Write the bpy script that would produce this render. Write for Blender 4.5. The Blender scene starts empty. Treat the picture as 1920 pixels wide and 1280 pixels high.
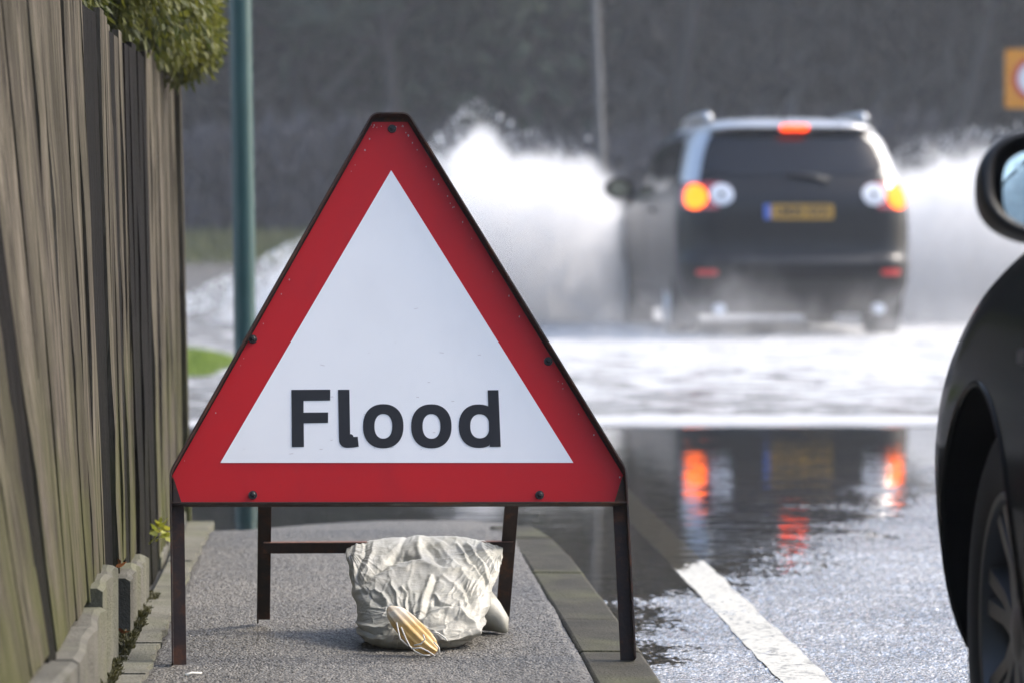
import bpy, bmesh, math, random
import numpy as np
from mathutils import Vector, Matrix
R = math.radians
random.seed(7); rng = np.random.default_rng(7)
scn = bpy.context.scene
COL = scn.collection

# ------------------------------------------------------------------ camera, light, exposure
H = 0.944                                   # camera height above the water level (z = 0)
cam_d = bpy.data.cameras.new('camera'); cam = bpy.data.objects.new('camera', cam_d); COL.objects.link(cam)
cam_d.sensor_width = 36; cam_d.lens = 36 * 6500 / 1920
cam_d.clip_start = 0.1; cam_d.clip_end = 2000
yaw, pitch = math.atan(310 / 6500), math.atan(244 / 6500)
cam.location = (0, 0, H); cam.rotation_euler = (math.pi / 2 - pitch, 0, -yaw)
cam_d.dof.use_dof = True; cam_d.dof.focus_distance = 6.6; cam_d.dof.aperture_fstop = 4.6; cam_d.dof.aperture_blades = 9
scn.camera = cam

SUN_AZ, SUN_EL = R(75), R(44)               # to the right, so the sign face is only grazed
wd = bpy.data.worlds.new("World"); scn.world = wd; wd.use_nodes = True
nt = wd.node_tree; bg = nt.nodes['Background']
sky = nt.nodes.new('ShaderNodeTexSky'); sky.sky_type = 'NISHITA'; sky.sun_disc = False
sky.sun_elevation = SUN_EL; sky.sun_rotation = SUN_AZ
sky.air_density = 1.0; sky.dust_density = 3.5; sky.ozone_density = 1.0
nt.links.new(sky.outputs[0], bg.inputs[0]); bg.inputs[1].default_value = 0.15
sun_d = bpy.data.lights.new('sun', 'SUN'); sun_d.energy = 1.15; sun_d.angle = R(12); sun_d.color = (1, .95, .88)
sun = bpy.data.objects.new('sun', sun_d); COL.objects.link(sun)
sd = Vector((math.sin(SUN_AZ) * math.cos(SUN_EL), math.cos(SUN_AZ) * math.cos(SUN_EL), math.sin(SUN_EL)))
sun.rotation_euler = sd.to_track_quat('Z', 'Y').to_euler()
vs = scn.view_settings; vs.view_transform = 'Standard'; vs.look = 'None'; vs.gamma = 1; vs.use_curve_mapping = False
vs.exposure = 1.65
cy = scn.cycles
cy.max_bounces = 10; cy.diffuse_bounces = 3; cy.glossy_bounces = 5; cy.transparent_max_bounces = 12
cy.transmission_bounces = 4; cy.volume_bounces = 6; cy.use_denoising = True
cy.caustics_reflective = False; cy.caustics_refractive = False
cy.volume_step_rate = 0.8; cy.volume_max_steps = 128

# ------------------------------------------------------------------ helpers
def tag(o, label=None, cat=None, group=None, kind=None):
    if label: o['label'] = label
    if cat: o['category'] = cat
    if group: o['group'] = group
    if kind: o['kind'] = kind
    return o
def empty(name, loc=(0, 0, 0), rz=0):
    o = bpy.data.objects.new(name, None); o.location = loc; o.rotation_euler = (0, 0, rz); COL.objects.link(o); return o

class MB:
    """collects vertices and faces for ONE mesh object"""
    def __init__(s): s.v = []; s.f = []; s.m = []
    def add(s, vs, fs, m=0):
        n = len(s.v); s.v += [tuple(map(float, q)) for q in vs]; s.f += [tuple(n + i for i in q) for q in fs]; s.m += [m] * len(fs); return s
    def box(s, a, b, m=0, M=None):
        x0, y0, z0 = a; x1, y1, z1 = b
        vs = [(x0,y0,z0),(x1,y0,z0),(x1,y1,z0),(x0,y1,z0),(x0,y0,z1),(x1,y0,z1),(x1,y1,z1),(x0,y1,z1)]
        if M is not None: vs = [tuple(M @ Vector(q)) for q in vs]
        return s.add(vs, [(0,3,2,1),(4,5,6,7),(0,1,5,4),(1,2,6,5),(2,3,7,6),(3,0,4,7)], m)
    def tube(s, pts, rad, n=10, m=0, cap=True):
        pts = [Vector(p) for p in pts]; k = len(pts)
        rad = [rad] * k if not hasattr(rad, '__len__') else rad
        vs = []; up = None
        for i, p in enumerate(pts):
            d = (pts[min(i+1, k-1)] - pts[max(i-1, 0)]).normalized()
            if up is None:
                up = Vector((0, 0, 1)) if abs(d.z) < .9 else Vector((1, 0, 0))
            a = d.cross(up).normalized(); b = a.cross(d).normalized(); up = b
            for j in range(n):
                t = 2 * math.pi * j / n
                vs.append(p + (a * math.cos(t) + b * math.sin(t)) * rad[i])
        fs = [(i*n+j, i*n+(j+1) % n, (i+1)*n+(j+1) % n, (i+1)*n+j) for i in range(k-1) for j in range(n)]
        if cap: fs += [tuple(range(n))[::-1], tuple((k-1)*n + j for j in range(n))]
        return s.add(vs, fs, m)
    def lathe(s, prof, axis='x', c=(0, 0, 0), n=48, m=0, close=False):
        """prof: (along axis, radius)"""
        vs = []
        for a, r in prof:
            for j in range(n):
                t = 2 * math.pi * j / n; u, w = r * math.cos(t), r * math.sin(t)
                q = {'x': (a, u, w), 'y': (u, a, w), 'z': (u, w, a)}[axis]
                vs.append((q[0]+c[0], q[1]+c[1], q[2]+c[2]))
        k = len(prof)
        fs = [(i*n+j, i*n+(j+1) % n, (i+1)*n+(j+1) % n, (i+1)*n+j) for i in range(k-1) for j in range(n)]
        if close: fs += [((k-1)*n+j, (k-1)*n+(j+1) % n, (j+1) % n, j) for j in range(n)]
        return s.add(vs, fs, m)
    def prism(s, poly, d0, d1, fn, m=0):
        """poly in a plane, fn(u, v, depth) -> point"""
        n = len(poly)
        vs = [fn(u, v, d0) for u, v in poly] + [fn(u, v, d1) for u, v in poly]
        fs = [tuple(range(n))[::-1], tuple(range(n, 2*n))] + [(i, (i+1) % n, n+(i+1) % n, n+i) for i in range(n)]
        return s.add(vs, fs, m)
    def build(s, name, mat, parent=None, smooth=False, bevel=0, fixn=True, angle=None):
        me = bpy.data.meshes.new(name); me.from_pydata(s.v, [], s.f)
        for q in (mat if isinstance(mat, (list, tuple)) else [mat]): me.materials.append(q)
        if any(s.m): me.polygons.foreach_set('material_index', s.m)
        if fixn:
            b = bmesh.new(); b.from_mesh(me); bmesh.ops.recalc_face_normals(b, faces=b.faces); b.to_mesh(me); b.free()
        if smooth: me.polygons.foreach_set('use_smooth', [True] * len(me.polygons))
        if angle: me.set_sharp_from_angle(angle=R(angle))
        o = bpy.data.objects.new(name, me); COL.objects.link(o)
        if parent: o.parent = parent
        if bevel:
            md = o.modifiers.new('bevel', 'BEVEL'); md.width = bevel; md.segments = 2; md.limit_method = 'ANGLE'; md.angle_limit = R(40)
        return o

def grid_obj(name, P, mat, parent=None, smooth=True, flip=False, wrap=False):
    """P: (a, b, 3) array -> one sheet"""
    a, b = P.shape[:2]; me = bpy.data.meshes.new(name)
    I = np.arange(a*b).reshape(a, b)
    if wrap: I = np.concatenate([I, I[:, :1]], 1)
    q = np.stack([I[:-1, :-1], I[:-1, 1:], I[1:, 1:], I[1:, :-1]], -1).reshape(-1, 4)
    if flip: q = q[:, ::-1]
    n = len(q)
    me.vertices.add(a*b); me.vertices.foreach_set('co', P.reshape(-1).astype(np.float32))
    me.loops.add(n*4); me.loops.foreach_set('vertex_index', q.reshape(-1).astype(np.int32))
    me.polygons.add(n); me.polygons.foreach_set('loop_start', np.arange(0, n*4, 4, dtype=np.int32))
    me.polygons.foreach_set('use_smooth', np.full(n, smooth)); me.update(calc_edges=True); me.validate()
    me.materials.append(mat)
    o = bpy.data.objects.new(name, me); COL.objects.link(o)
    if parent: o.parent = parent
    return o

def vnoise(x, y, seed=0):
    """2-D value noise, about -1..1"""
    xi = np.floor(x).astype(np.int64); yi = np.floor(y).astype(np.int64); fx = x - xi; fy = y - yi
    fx = fx*fx*(3-2*fx); fy = fy*fy*(3-2*fy)
    def h(i, j):
        n = (i*374761393 + j*668265263 + seed*1442695041) & 0x7fffffff
        n = ((n ^ (n >> 13)) * 1274126177) & 0x7fffffff
        return ((n ^ (n >> 16)) & 0xffff) / 32767.5 - 1
    return (h(xi, yi)*(1-fx) + h(xi+1, yi)*fx)*(1-fy) + (h(xi, yi+1)*(1-fx) + h(xi+1, yi+1)*fx)*fy
def fbm(x, y, oct=3, seed=0):
    s = 0; a = 1
    for k in range(oct):
        s = s + a*vnoise(x*2**k, y*2**k, seed+k*17); a *= .5
    return s
def sstep(a, b, x):
    t = np.clip((x-a)/(b-a), 0, 1); return t*t*(3-2*t)

# ------------------------------------------------------------------ materials
def newmat(name):
    m = bpy.data.materials.new(name); m.use_nodes = True
    return m, m.node_tree, m.node_tree.nodes['Principled BSDF']
def N(t, kind, ins={}, **props):
    n = t.nodes.new(kind)
    for k, v in props.items(): setattr(n, k, v)
    for k, v in ins.items():
        if isinstance(v, bpy.types.NodeSocket): t.links.new(v, n.inputs[k])
        else: n.inputs[k].default_value = v
    return n
def math_(t, op, a, b=0.0, c=0.0, clamp=False):
    n = t.nodes.new('ShaderNodeMath'); n.operation = op; n.use_clamp = clamp
    for i, v in enumerate((a, b, c)):
        if isinstance(v, bpy.types.NodeSocket): t.links.new(v, n.inputs[i])
        else: n.inputs[i].default_value = v
    return n.outputs[0]
def ramp(t, fac, stops, interp='LINEAR'):
    n = t.nodes.new('ShaderNodeValToRGB'); n.color_ramp.interpolation = interp
    e = n.color_ramp.elements
    while len(e) < len(stops): e.new(.5)
    for q, (p, c) in zip(e, stops):
        q.position = p; q.color = (*c, 1) if hasattr(c, '__len__') else (c, c, c, 1)
    t.links.new(fac, n.inputs[0]); return n.outputs[0]
def mixc(t, fac, a, b, mode='MIX'):
    n = t.nodes.new('ShaderNodeMix'); n.data_type = 'RGBA'; n.blend_type = mode
    for i, v in ((0, fac), (6, a), (7, b)):
        if isinstance(v, bpy.types.NodeSocket): t.links.new(v, n.inputs[i])
        else: n.inputs[i].default_value = v if i == 0 else ((*v, 1) if len(v) == 3 else v)
    return n.outputs[2]
def coord(t, kind='Object', scale=(1, 1, 1)):
    c = t.nodes.new('ShaderNodeTexCoord')
    mp = N(t, 'ShaderNodeMapping', {0: c.outputs[kind], 3: scale}); return mp.outputs[0]
def world_pos(t, scale=(1, 1, 1)):
    g = t.nodes.new('ShaderNodeNewGeometry'); return N(t, 'ShaderNodeMapping', {0: g.outputs['Position'], 3: scale}).outputs[0]
def noise(t, vec, scale, detail=3, rough=.55, dist=0):
    return N(t, 'ShaderNodeTexNoise', {0: vec, 'Scale': scale, 'Detail': detail, 'Roughness': rough, 'Distortion': dist}).outputs[0]
def bump(t, b, h, strength, dist=.01):
    n = N(t, 'ShaderNodeBump', {'Height': h, 'Strength': strength, 'Distance': dist}); t.links.new(n.outputs[0], b.inputs['Normal']); return n
def plain(name, c, rough=.5, metal=0, spec=.5, coat=0, var=.12, vs=8, emit=None):
    m, t, b = newmat(name)
    v = noise(t, coord(t), vs, 4)
    t.links.new(mixc(t, v, tuple(q*(1-var) for q in c), tuple(min(1, q*(1+var)) for q in c)), b.inputs['Base Color'])
    t.links.new(ramp(t, v, [(.3, max(0, rough-.06)), (.7, min(1, rough+.06))]), b.inputs['Roughness'])
    b.inputs['Metallic'].default_value = metal; b.inputs['Specular IOR Level'].default_value = spec; b.inputs['Coat Weight'].default_value = coat
    if emit:
        b.inputs['Emission Color'].default_value = (*emit[0], 1); b.inputs['Emission Strength'].default_value = emit[1]
    return m

def m_asphalt(name, base=.045, scale=170, wet=.3, spec=.5, film=0):
    m, t, b = newmat(name); p = world_pos(t)
    vo = N(t, 'ShaderNodeTexVoronoi', {0: p, 'Scale': scale}, feature='F1')
    n1 = noise(t, p, 1.6, 4); n2 = noise(t, p, scale*1.3, 2)
    stone = mixc(t, vo.outputs['Color'], (base*.25, base*.24, base*.225), (base*2.5, base*2.35, base*2.05))
    patch = ramp(t, n1, [(.35, .75), (.65, 1.2)])
    t.links.new(mixc(t, 1, stone, patch, 'MULTIPLY'), b.inputs['Base Color'])
    t.links.new(ramp(t, n1, [(.3, wet-.06), (.7, wet+.12)]), b.inputs['Roughness']); b.inputs['Specular IOR Level'].default_value = spec
    b.inputs['Coat Weight'].default_value = film; b.inputs['Coat Roughness'].default_value = .12; b.inputs['Coat IOR'].default_value = 2.2
    h = math_(t, 'ADD', math_(t, 'MULTIPLY', vo.outputs['Distance'], -1.0), math_(t, 'MULTIPLY', n2, .5))
    bn = bump(t, b, h, .8, .005); t.links.new(bn.outputs[0], b.inputs['Coat Normal'])
    return m
M = {}
M['path'] = m_asphalt('path_tarmac', .085, 190, .45, .2)
M['road'] = m_asphalt('road_tarmac', .20, 150, .14, 1.0, 1.0)

def m_concrete(name, c=(.30, .285, .24), moss=.5):
    m, t, b = newmat(name); p = world_pos(t)
    n1 = noise(t, p, 9, 5, .6); n2 = noise(t, p, 160, 3)
    col = ramp(t, n1, [(.3, tuple(q*.6 for q in c)), (.55, c), (.75, tuple(q*1.2 for q in c))])
    col = mixc(t, ramp(t, noise(t, p, 3.5, 4), [(.45, 0), (.65, moss)]), col, (.10, .105, .05))
    t.links.new(col, b.inputs['Base Color']); b.inputs['Roughness'].default_value = .8; b.inputs['Specular IOR Level'].default_value = .2
    bump(t, b, math_(t, 'ADD', n2, math_(t, 'MULTIPLY', n1, 1.5)), .7, .006)
    return m
M['kerb'] = m_concrete('kerb_concrete', (.040, .037, .027), .55)
M['edging'] = m_concrete('edging_concrete', (.135, .13, .105), .4)
M['gravel_board'] = m_concrete('gravel_board_concrete', (.105, .10, .082), .5)

def m_wood(name, c, dark, moss=.0):
    m, t, b = newmat(name); p = world_pos(t, (1, 1, .075))
    oi = N(t, 'ShaderNodeNewGeometry'); rnd = oi.outputs['Random Per Island']
    off = N(t, 'ShaderNodeVectorMath', {0: p, 1: N(t, 'ShaderNodeCombineXYZ', {0: math_(t, 'MULTIPLY', rnd, 37.0), 1: math_(t, 'MULTIPLY', rnd, 91.0)}).outputs[0]}, operation='ADD').outputs[0]
    g1 = noise(t, off, 34, 6, .75, .7); g2 = noise(t, off, 7, 3, .55, .8)
    wp = world_pos(t); z = N(t, 'ShaderNodeSeparateXYZ', {0: wp}).outputs[2]
    col = ramp(t, g1, [(.36, dark), (.47, tuple(q*.5 for q in c)), (.60, c), (.74, tuple(q*1.5 for q in c))])
    col = mixc(t, ramp(t, g2, [(.40, .7), (.58, 0)]), col, dark)
    col = mixc(t, math_(t, 'MULTIPLY', rnd, .35), col, tuple(q*.45 for q in c))
    mask = math_(t, 'MULTIPLY', ramp(t, noise(t, wp, 5, 4), [(.35, 0), (.6, 1)]), ramp(t, z, [(.15, 1.0), (.75, .1)]))
    col = mixc(t, math_(t, 'MULTIPLY', mask, moss), col, (.075, .078, .030))
    kn = N(t, 'ShaderNodeTexVoronoi', {0: world_pos(t, (1, .55, .35)), 'Scale': 6.0}, feature='F1').outputs['Distance']
    col = mixc(t, ramp(t, kn, [(.035, .9), (.075, 0)]), col, (.03, .024, .018))
    t.links.new(col, b.inputs['Base Color']); b.inputs['Roughness'].default_value = .9; b.inputs['Specular IOR Level'].default_value = .06
    bump(t, b, math_(t, 'ADD', g1, g2), .9, .012)
    return m
M['board'] = m_wood('weathered_board', (.145, .126, .099), (.014, .0115, .009), .95)
M['post'] = m_wood('dark_post', (.014, .012, .011), (.006, .0055, .005), .1)

def m_metal_rust():
    m, t, b = newmat('rusty_dark_steel'); p = coord(t)
    n = noise(t, p, 22, 6, .7); n2 = noise(t, p, 120, 3)
    col = ramp(t, n, [(.35, (.016, .011, .009)), (.52, (.034, .020, .015)), (.66, (.085, .036, .019))])
    t.links.new(col, b.inputs['Base Color']); t.links.new(ramp(t, n, [(.4, .5), (.65, .8)]), b.inputs['Roughness']); b.inputs['Specular IOR Level'].default_value = .25
    bump(t, b, math_(t, 'ADD', n, n2), .25, .002); return m
M['rust'] = m_metal_rust()
def m_rustbar():
    m, t, b = newmat('bare_rust'); p = coord(t); n = noise(t, p, 60, 5, .7)
    t.links.new(ramp(t, n, [(.3, (.05, .022, .014)), (.6, (.15, .065, .04)), (.8, (.22, .12, .085))]), b.inputs['Base Color'])
    b.inputs['Roughness'].default_value = .75; bump(t, b, n, .4, .002); return m
M['rustbar'] = m_rustbar()
def m_sign(name, c, dirt, rough=.38):
    m, t, b = newmat(name); p = coord(t)
    n = noise(t, p, 5, 5, .6); n2 = noise(t, p, 60, 4, .7)
    col = mixc(t, ramp(t, n, [(.3, 0), (.75, .3)]), c, dirt)
    col = mixc(t, ramp(t, n2, [(.66, 0), (.74, .35)]), col, dirt)
    col = mixc(t, ramp(t, noise(t, coord(t, 'Object', (1, 1, .2)), 16, 3), [(.55, 0), (.8, .25)]), col, dirt)
    t.links.new(col, b.inputs['Base Color']); t.links.new(ramp(t, n2, [(.3, rough), (.7, rough+.15)]), b.inputs['Roughness']); b.inputs['Specular IOR Level'].default_value = .18; return m
M['sign_red'] = m_sign('sign_red', (.50, .008, .012), (.30, .012, .02))
M['sign_white'] = m_sign('sign_white', (.86, .86, .85), (.72, .72, .72), .45)
M['sign_black'] = m_sign('sign_letter', (.020, .022, .026), (.03, .03, .032), .5)
M['scuff'] = plain('scuffed_bare_plate', (.42, .36, .34), .6)
M['bolt'] = plain('dull_bolt', (.03, .03, .028), .45, .7)

def m_cloth():
    m, t, b = newmat('sack_cloth'); p = coord(t)
    w1 = N(t, 'ShaderNodeTexWave', {0: p, 'Scale': 120.0, 'Distortion': 2.0, 'Detail': 1.0}, bands_direction='X').outputs['Fac']
    w2 = N(t, 'ShaderNodeTexWave', {0: p, 'Scale': 120.0, 'Distortion': 2.0, 'Detail': 1.0}, bands_direction='Z').outputs['Fac']
    n = noise(t, p, 14, 5, .6); n3 = noise(t, p, 45, 4, .6, .6)
    col = ramp(t, n, [(.3, (.33, .32, .26)), (.55, (.47, .465, .41)), (.8, (.60, .60, .56))])
    z = N(t, 'ShaderNodeSeparateXYZ', {0: p}).outputs[2]
    col = mixc(t, math_(t, 'MULTIPLY', ramp(t, z, [(.0, .9), (.09, .1)]), ramp(t, n, [(.3, .25), (.65, .9)])), col, (.17, .155, .115))
    t.links.new(col, b.inputs['Base Color']); b.inputs['Roughness'].default_value = .42
    b.inputs['Sheen Weight'].default_value = .1
    bump(t, b, math_(t, 'ADD', math_(t, 'ADD', math_(t, 'MULTIPLY', w1, .07), math_(t, 'MULTIPLY', w2, .07)), math_(t, 'MULTIPLY', n3, .6)), .4, .005)
    tr = N(t, 'ShaderNodeBsdfTranslucent'); t.links.new(col, tr.inputs[0]); mx = N(t, 'ShaderNodeMixShader', {0: .18, 1: b.outputs[0], 2: tr.outputs[0]}); t.links.new(mx.outputs[0], t.nodes['Material Output'].inputs[0])
    return m
M['cloth'] = m_cloth()
def m_amber():
    m, t, b = newmat('amber_sack_neck'); p = coord(t)
    n = noise(t, p, 30, 4); y = N(t, 'ShaderNodeSeparateXYZ', {0: coord(t, 'Generated')}).outputs[2]
    col = mixc(t, ramp(t, y, [(.62, 0), (.86, 1)]), (.60, .38, .12), (.72, .68, .56))
    col = mixc(t, ramp(t, n, [(.4, .5), (.65, 0)]), col, (.36, .20, .06))
    t.links.new(col, b.inputs['Base Color']); b.inputs['Roughness'].default_value = .4
    b.inputs['Subsurface Weight'].default_value = .3; b.inputs['Subsurface Radius'].default_value = (.01, .005, .002)
    bump(t, b, n, .4, .004); return m
M['amber'] = m_amber()
M['string'] = plain('white_string', (.72, .70, .62), .7)
M['green_pole'] = plain('green_pole_paint', (.014, .062, .058), .38, coat=.3, var=.2)
M['lamp_pole'] = plain('galvanised_steel', (.13, .125, .12), .55, .3)
M['orange'] = plain('orange_board', (.62, .24, .008), .5)
M['ring_red'] = plain('ring_red', (.42, .02, .02), .45)
M['white_paint'] = plain('white_panel', (.72, .72, .74), .5)

def m_carpaint(name, c, spray=.0, metal=.25, coat=1.0, cior=1.5):
    m, t, b = newmat(name); p = coord(t)
    n = noise(t, p, 6, 4)
    col = mixc(t, n, tuple(q*.9 for q in c), tuple(q*1.15 for q in c))
    z = N(t, 'ShaderNodeSeparateXYZ', {0: p}).outputs[2]
    dirt = math_(t, 'MULTIPLY', ramp(t, z, [(.2, 1), (.95, 0)]), math_(t, 'MULTIPLY', ramp(t, noise(t, p, 3, 5), [(.3, .3), (.7, 1)]), spray))
    t.links.new(mixc(t, dirt, col, (.06, .058, .054)), b.inputs['Base Color'])
    t.links.new(math_(t, 'ADD', .28 if metal < .1 else .42, math_(t, 'MULTIPLY', dirt, .4)), b.inputs['Roughness'])
    t.links.new(math_(t, 'MULTIPLY', math_(t, 'SUBTRACT', 1.0, dirt, clamp=True), metal), b.inputs['Metallic'])
    t.links.new(math_(t, 'MULTIPLY', math_(t, 'SUBTRACT', 1.0, dirt, clamp=True), coat), b.inputs['Coat Weight']); b.inputs['Coat IOR'].default_value = cior; b.inputs['Specular IOR Level'].default_value = 0 if metal < .1 else .15; b.inputs['Coat Roughness'].default_value = .10 if metal < .1 else .2
    return m
M['paint_suv'] = m_carpaint('black_paint', (.022, .0225, .024), .3, .95, .3, 1.5)
M['paint_car'] = m_carpaint('charcoal_paint', (.008, .008, .0075), .08, .0, .28, 1.35)
M['paint_sky_sheen'] = plain('sky_sheen_paint', (.50, .505, .51), .32, .85)  # pale colour stands in for sky reflected on the far car's dark paint
M['glass'] = plain('tinted_glass', (.006, .007, .009), .06, 0, .45)
M['trim'] = plain('black_plastic', (.014, .014, .015), .5)
M['arch'] = plain('arch_liner', (.006, .006, .006), .9, spec=.1)
M['tyre'] = plain('tyre_rubber', (.018, .018, .018), .8, spec=.3)
M['alloy'] = plain('alloy_silver', (.42, .43, .44), .38, .8)
M['alloy_dull'] = plain('alloy_grey', (.085, .085, .088), .45, .6)
M['chrome'] = plain('lamp_silver', (.60, .62, .66), .55, .0, .2)
M['lens_red'] = plain('red_lens', (.30, .012, .02), .2, coat=1)
M['lens_lit'] = plain('lit_amber_lens', (.4, .06, .006), .6, spec=.08, emit=((1, .13, .008), 1.7))
M['brake_lit'] = plain('lit_brake_lens', (.6, .05, .01), .3, emit=((1, .06, .005), 1.4))
M['reflector'] = plain('red_reflector', (.45, .02, .02), .3, coat=.6)
M['plate'] = plain('yellow_plate', (.36, .20, .02), .45, var=.05)
M['plate_blue'] = plain('blue_plate_band', (.05, .12, .45), .45)
def m_mirror():
    m, t, b = newmat('mirror_glass'); n = noise(t, coord(t), 90, 3)
    t.links.new(ramp(t, n, [(.6, (.86, .95, .84)), (.8, (.55, .65, .58))]), b.inputs['Base Color'])
    b.inputs['Metallic'].default_value = 1; t.links.new(ramp(t, n, [(.55, .03), (.75, .25)]), b.inputs['Roughness']); return m
M['mirror'] = m_mirror()

def m_leaf(name, a, bcol, scale=3.0, trans=.25, rough=.6):
    m, t, b = newmat(name); p = world_pos(t)
    rnd = N(t, 'ShaderNodeNewGeometry').outputs['Random Per Island']
    n = noise(t, p, scale, 3)
    f = math_(t, 'ADD', math_(t, 'MULTIPLY', rnd, .6), math_(t, 'SUBTRACT', math_(t, 'MULTIPLY', n, 1.4), .5), clamp=True)
    t.links.new(mixc(t, f, a, bcol), b.inputs['Base Color']); b.inputs['Roughness'].default_value = rough
    b.inputs['Transmission Weight'].default_value = 0
    if trans:
        tr = N(t, 'ShaderNodeBsdfTranslucent'); t.links.new(mixc(t, f, a, bcol), tr.inputs[0])
        mx = N(t, 'ShaderNodeMixShader', {0: trans, 1: b.outputs[0], 2: tr.outputs[0]})
        t.links.new(mx.outputs[0], t.nodes['Material Output'].inputs[0])
    return m
M['conifer'] = m_leaf('conifer_foliage', (.016, .036, .008), (.19, .19, .022), 4.0, .4)
M['grass'] = m_leaf('grass_blades', (.12, .20, .025), (.28, .36, .07), .5, .35)
M['bank'] = m_leaf('bank_grass', (.11, .125, .035), (.26, .25, .09), .3, .25)
M['moss'] = m_leaf('moss', (.02, .024, .008), (.095, .085, .02), 30, .15)
M['leaf'] = m_leaf('yellow_leaf', (.22, .26, .03), (.36, .34, .04), 30, .4)
M['bark'] = plain('wet_bark', (.034, .031, .029), .85, vs=3)
M['twig'] = m_leaf('bare_twigs', (.022, .027, .030), (.22, .205, .19), .10, .0, .95)
M['ivy'] = m_leaf('ivy_twigs', (.030, .050, .034), (.095, .125, .08), .12, .1, .9)
M['scrub'] = m_leaf('brown_scrub', (.06, .058, .066), (.13, .115, .118), .25, .0, .9)
def m_ground(name, a, b_, sc):
    m, t, b = newmat(name); p = world_pos(t)
    t.links.new(mixc(t, noise(t, p, sc, 6, .6), a, b_), b.inputs['Base Color']); b.inputs['Roughness'].default_value = .9; return m
M['ground'] = m_ground('wet_soil', (.028, .027, .022), (.06, .057, .048), .6)
M['hill'] = m_ground('woodland_floor', (.030, .029, .029), (.05, .048, .044), .15)
def m_line():
    m, t, b = newmat('road_paint'); p = world_pos(t)
    n = noise(t, p, 55, 5, .7); n2 = noise(t, p, 8, 3)
    col = mixc(t, ramp(t, math_(t, 'ADD', n, math_(t, 'MULTIPLY', n2, .25)), [(.66, 0), (.76, .85)]), (.50, .485, .42), (.06, .058, .052))
    t.links.new(col, b.inputs['Base Color']); b.inputs['Roughness'].default_value = .35
    bump(t, b, noise(t, p, 150, 3), .5, .003); return m
M['line'] = m_line()

def m_water():
    m, t, b = newmat('flood_water'); t.nodes.remove(b)
    g = N(t, 'ShaderNodeNewGeometry').outputs['Position']
    s = N(t, 'ShaderNodeSeparateXYZ', {0: g}); Y = s.outputs[1]; X = s.outputs[0]
    wob = noise(t, N(t, 'ShaderNodeMapping', {0: g, 3: (.8, .3, 1)}).outputs[0], 1.0, 2)
    Yw = math_(t, 'ADD', Y, math_(t, 'MULTIPLY', math_(t, 'SUBTRACT', wob, .5), .5))
    rough = N(t, 'ShaderNodeMapRange', {0: Yw, 1: 15.0, 2: 15.5, 3: 0.0, 4: 1.0}, interpolation_type='SMOOTHSTEP').outputs[0]
    pr = N(t, 'ShaderNodeMapping', {0: g, 3: (.5, 1, 1)}).outputs[0]
    rip = math_(t, 'ADD', noise(t, pr, 9, 2, .5, .3), math_(t, 'MULTIPLY', noise(t, pr, 30, 2), .12))
    chop = noise(t, pr, 26, 4, .6, .5)
    amp = math_(t, 'ADD', math_(t, 'MULTIPLY', math_(t, 'SUBTRACT', 1.0, rough), math_(t, 'MULTIPLY', rip, .0010)),
                math_(t, 'MULTIPLY', rough, math_(t, 'MULTIPLY', chop, .035)))
    bp = N(t, 'ShaderNodeBump', {'Height': amp, 'Strength': 1.0, 'Distance': 1.0})
    fr = N(t, 'ShaderNodeFresnel', {'IOR': 1.333, 'Normal': bp.outputs[0]})
    gl = N(t, 'ShaderNodeBsdfGlossy', {'Color': (1, 1, 1, 1), 'Roughness': math_(t, 'ADD', .008, math_(t, 'MULTIPLY', rough, .2)), 'Normal': bp.outputs[0]})
    tr = N(t, 'ShaderNodeBsdfTransparent', {'Color': (.42, .39, .33, 1)})
    mud = N(t, 'ShaderNodeBsdfDiffuse', {'Color': (.13, .125, .115, 1)})
    under = N(t, 'ShaderNodeMixShader', {0: math_(t, 'MULTIPLY', rough, .8), 1: tr.outputs[0], 2: mud.outputs[0]})
    wat = N(t, 'ShaderNodeMixShader', {0: fr.outputs[0], 1: under.outputs[0], 2: gl.outputs[0]})
    # foam: churned up by the car, thins out with distance from it
    dx = math_(t, 'MULTIPLY', math_(t, 'SUBTRACT', X, 3.3), .16); dy = math_(t, 'MULTIPLY', math_(t, 'SUBTRACT', Y, 24.0), .075)
    dist = math_(t, 'SQRT', math_(t, 'ADD', math_(t, 'MULTIPLY', dx, dx), math_(t, 'MULTIPLY', dy, dy)))
    cov = N(t, 'ShaderNodeMapRange', {0: dist, 1: .2, 2: 1.1, 3: .28, 4: .0}).outputs[0]
    fn = noise(t, N(t, 'ShaderNodeMapping', {0: g, 3: (.55, 1, 1)}).outputs[0], 5.5, 6, .68, .8)
    front = math_(t, 'MULTIPLY', N(t, 'ShaderNodeMapRange', {0: math_(t, 'ABSOLUTE', math_(t, 'SUBTRACT', Yw, 15.25)), 1: .6, 2: .10, 3: 0.0, 4: .34}).outputs[0], 1.0)
    fm = math_(t, 'ADD', math_(t, 'ADD', fn, cov), front)
    foam = math_(t, 'MULTIPLY', N(t, 'ShaderNodeMapRange', {0: fm, 1: .58, 2: .78, 3: 0.0, 4: .92}).outputs[0], rough)
    fd = N(t, 'ShaderNodeBsdfDiffuse', {'Color': (.50, .505, .51, 1), 'Normal': bp.outputs[0]})
    out = N(t, 'ShaderNodeMixShader', {0: foam, 1: wat.outputs[0], 2: fd.outputs[0]})
    t.links.new(out.outputs[0], t.nodes['Material Output'].inputs[0]); return m
M['water'] = m_water()

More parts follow.
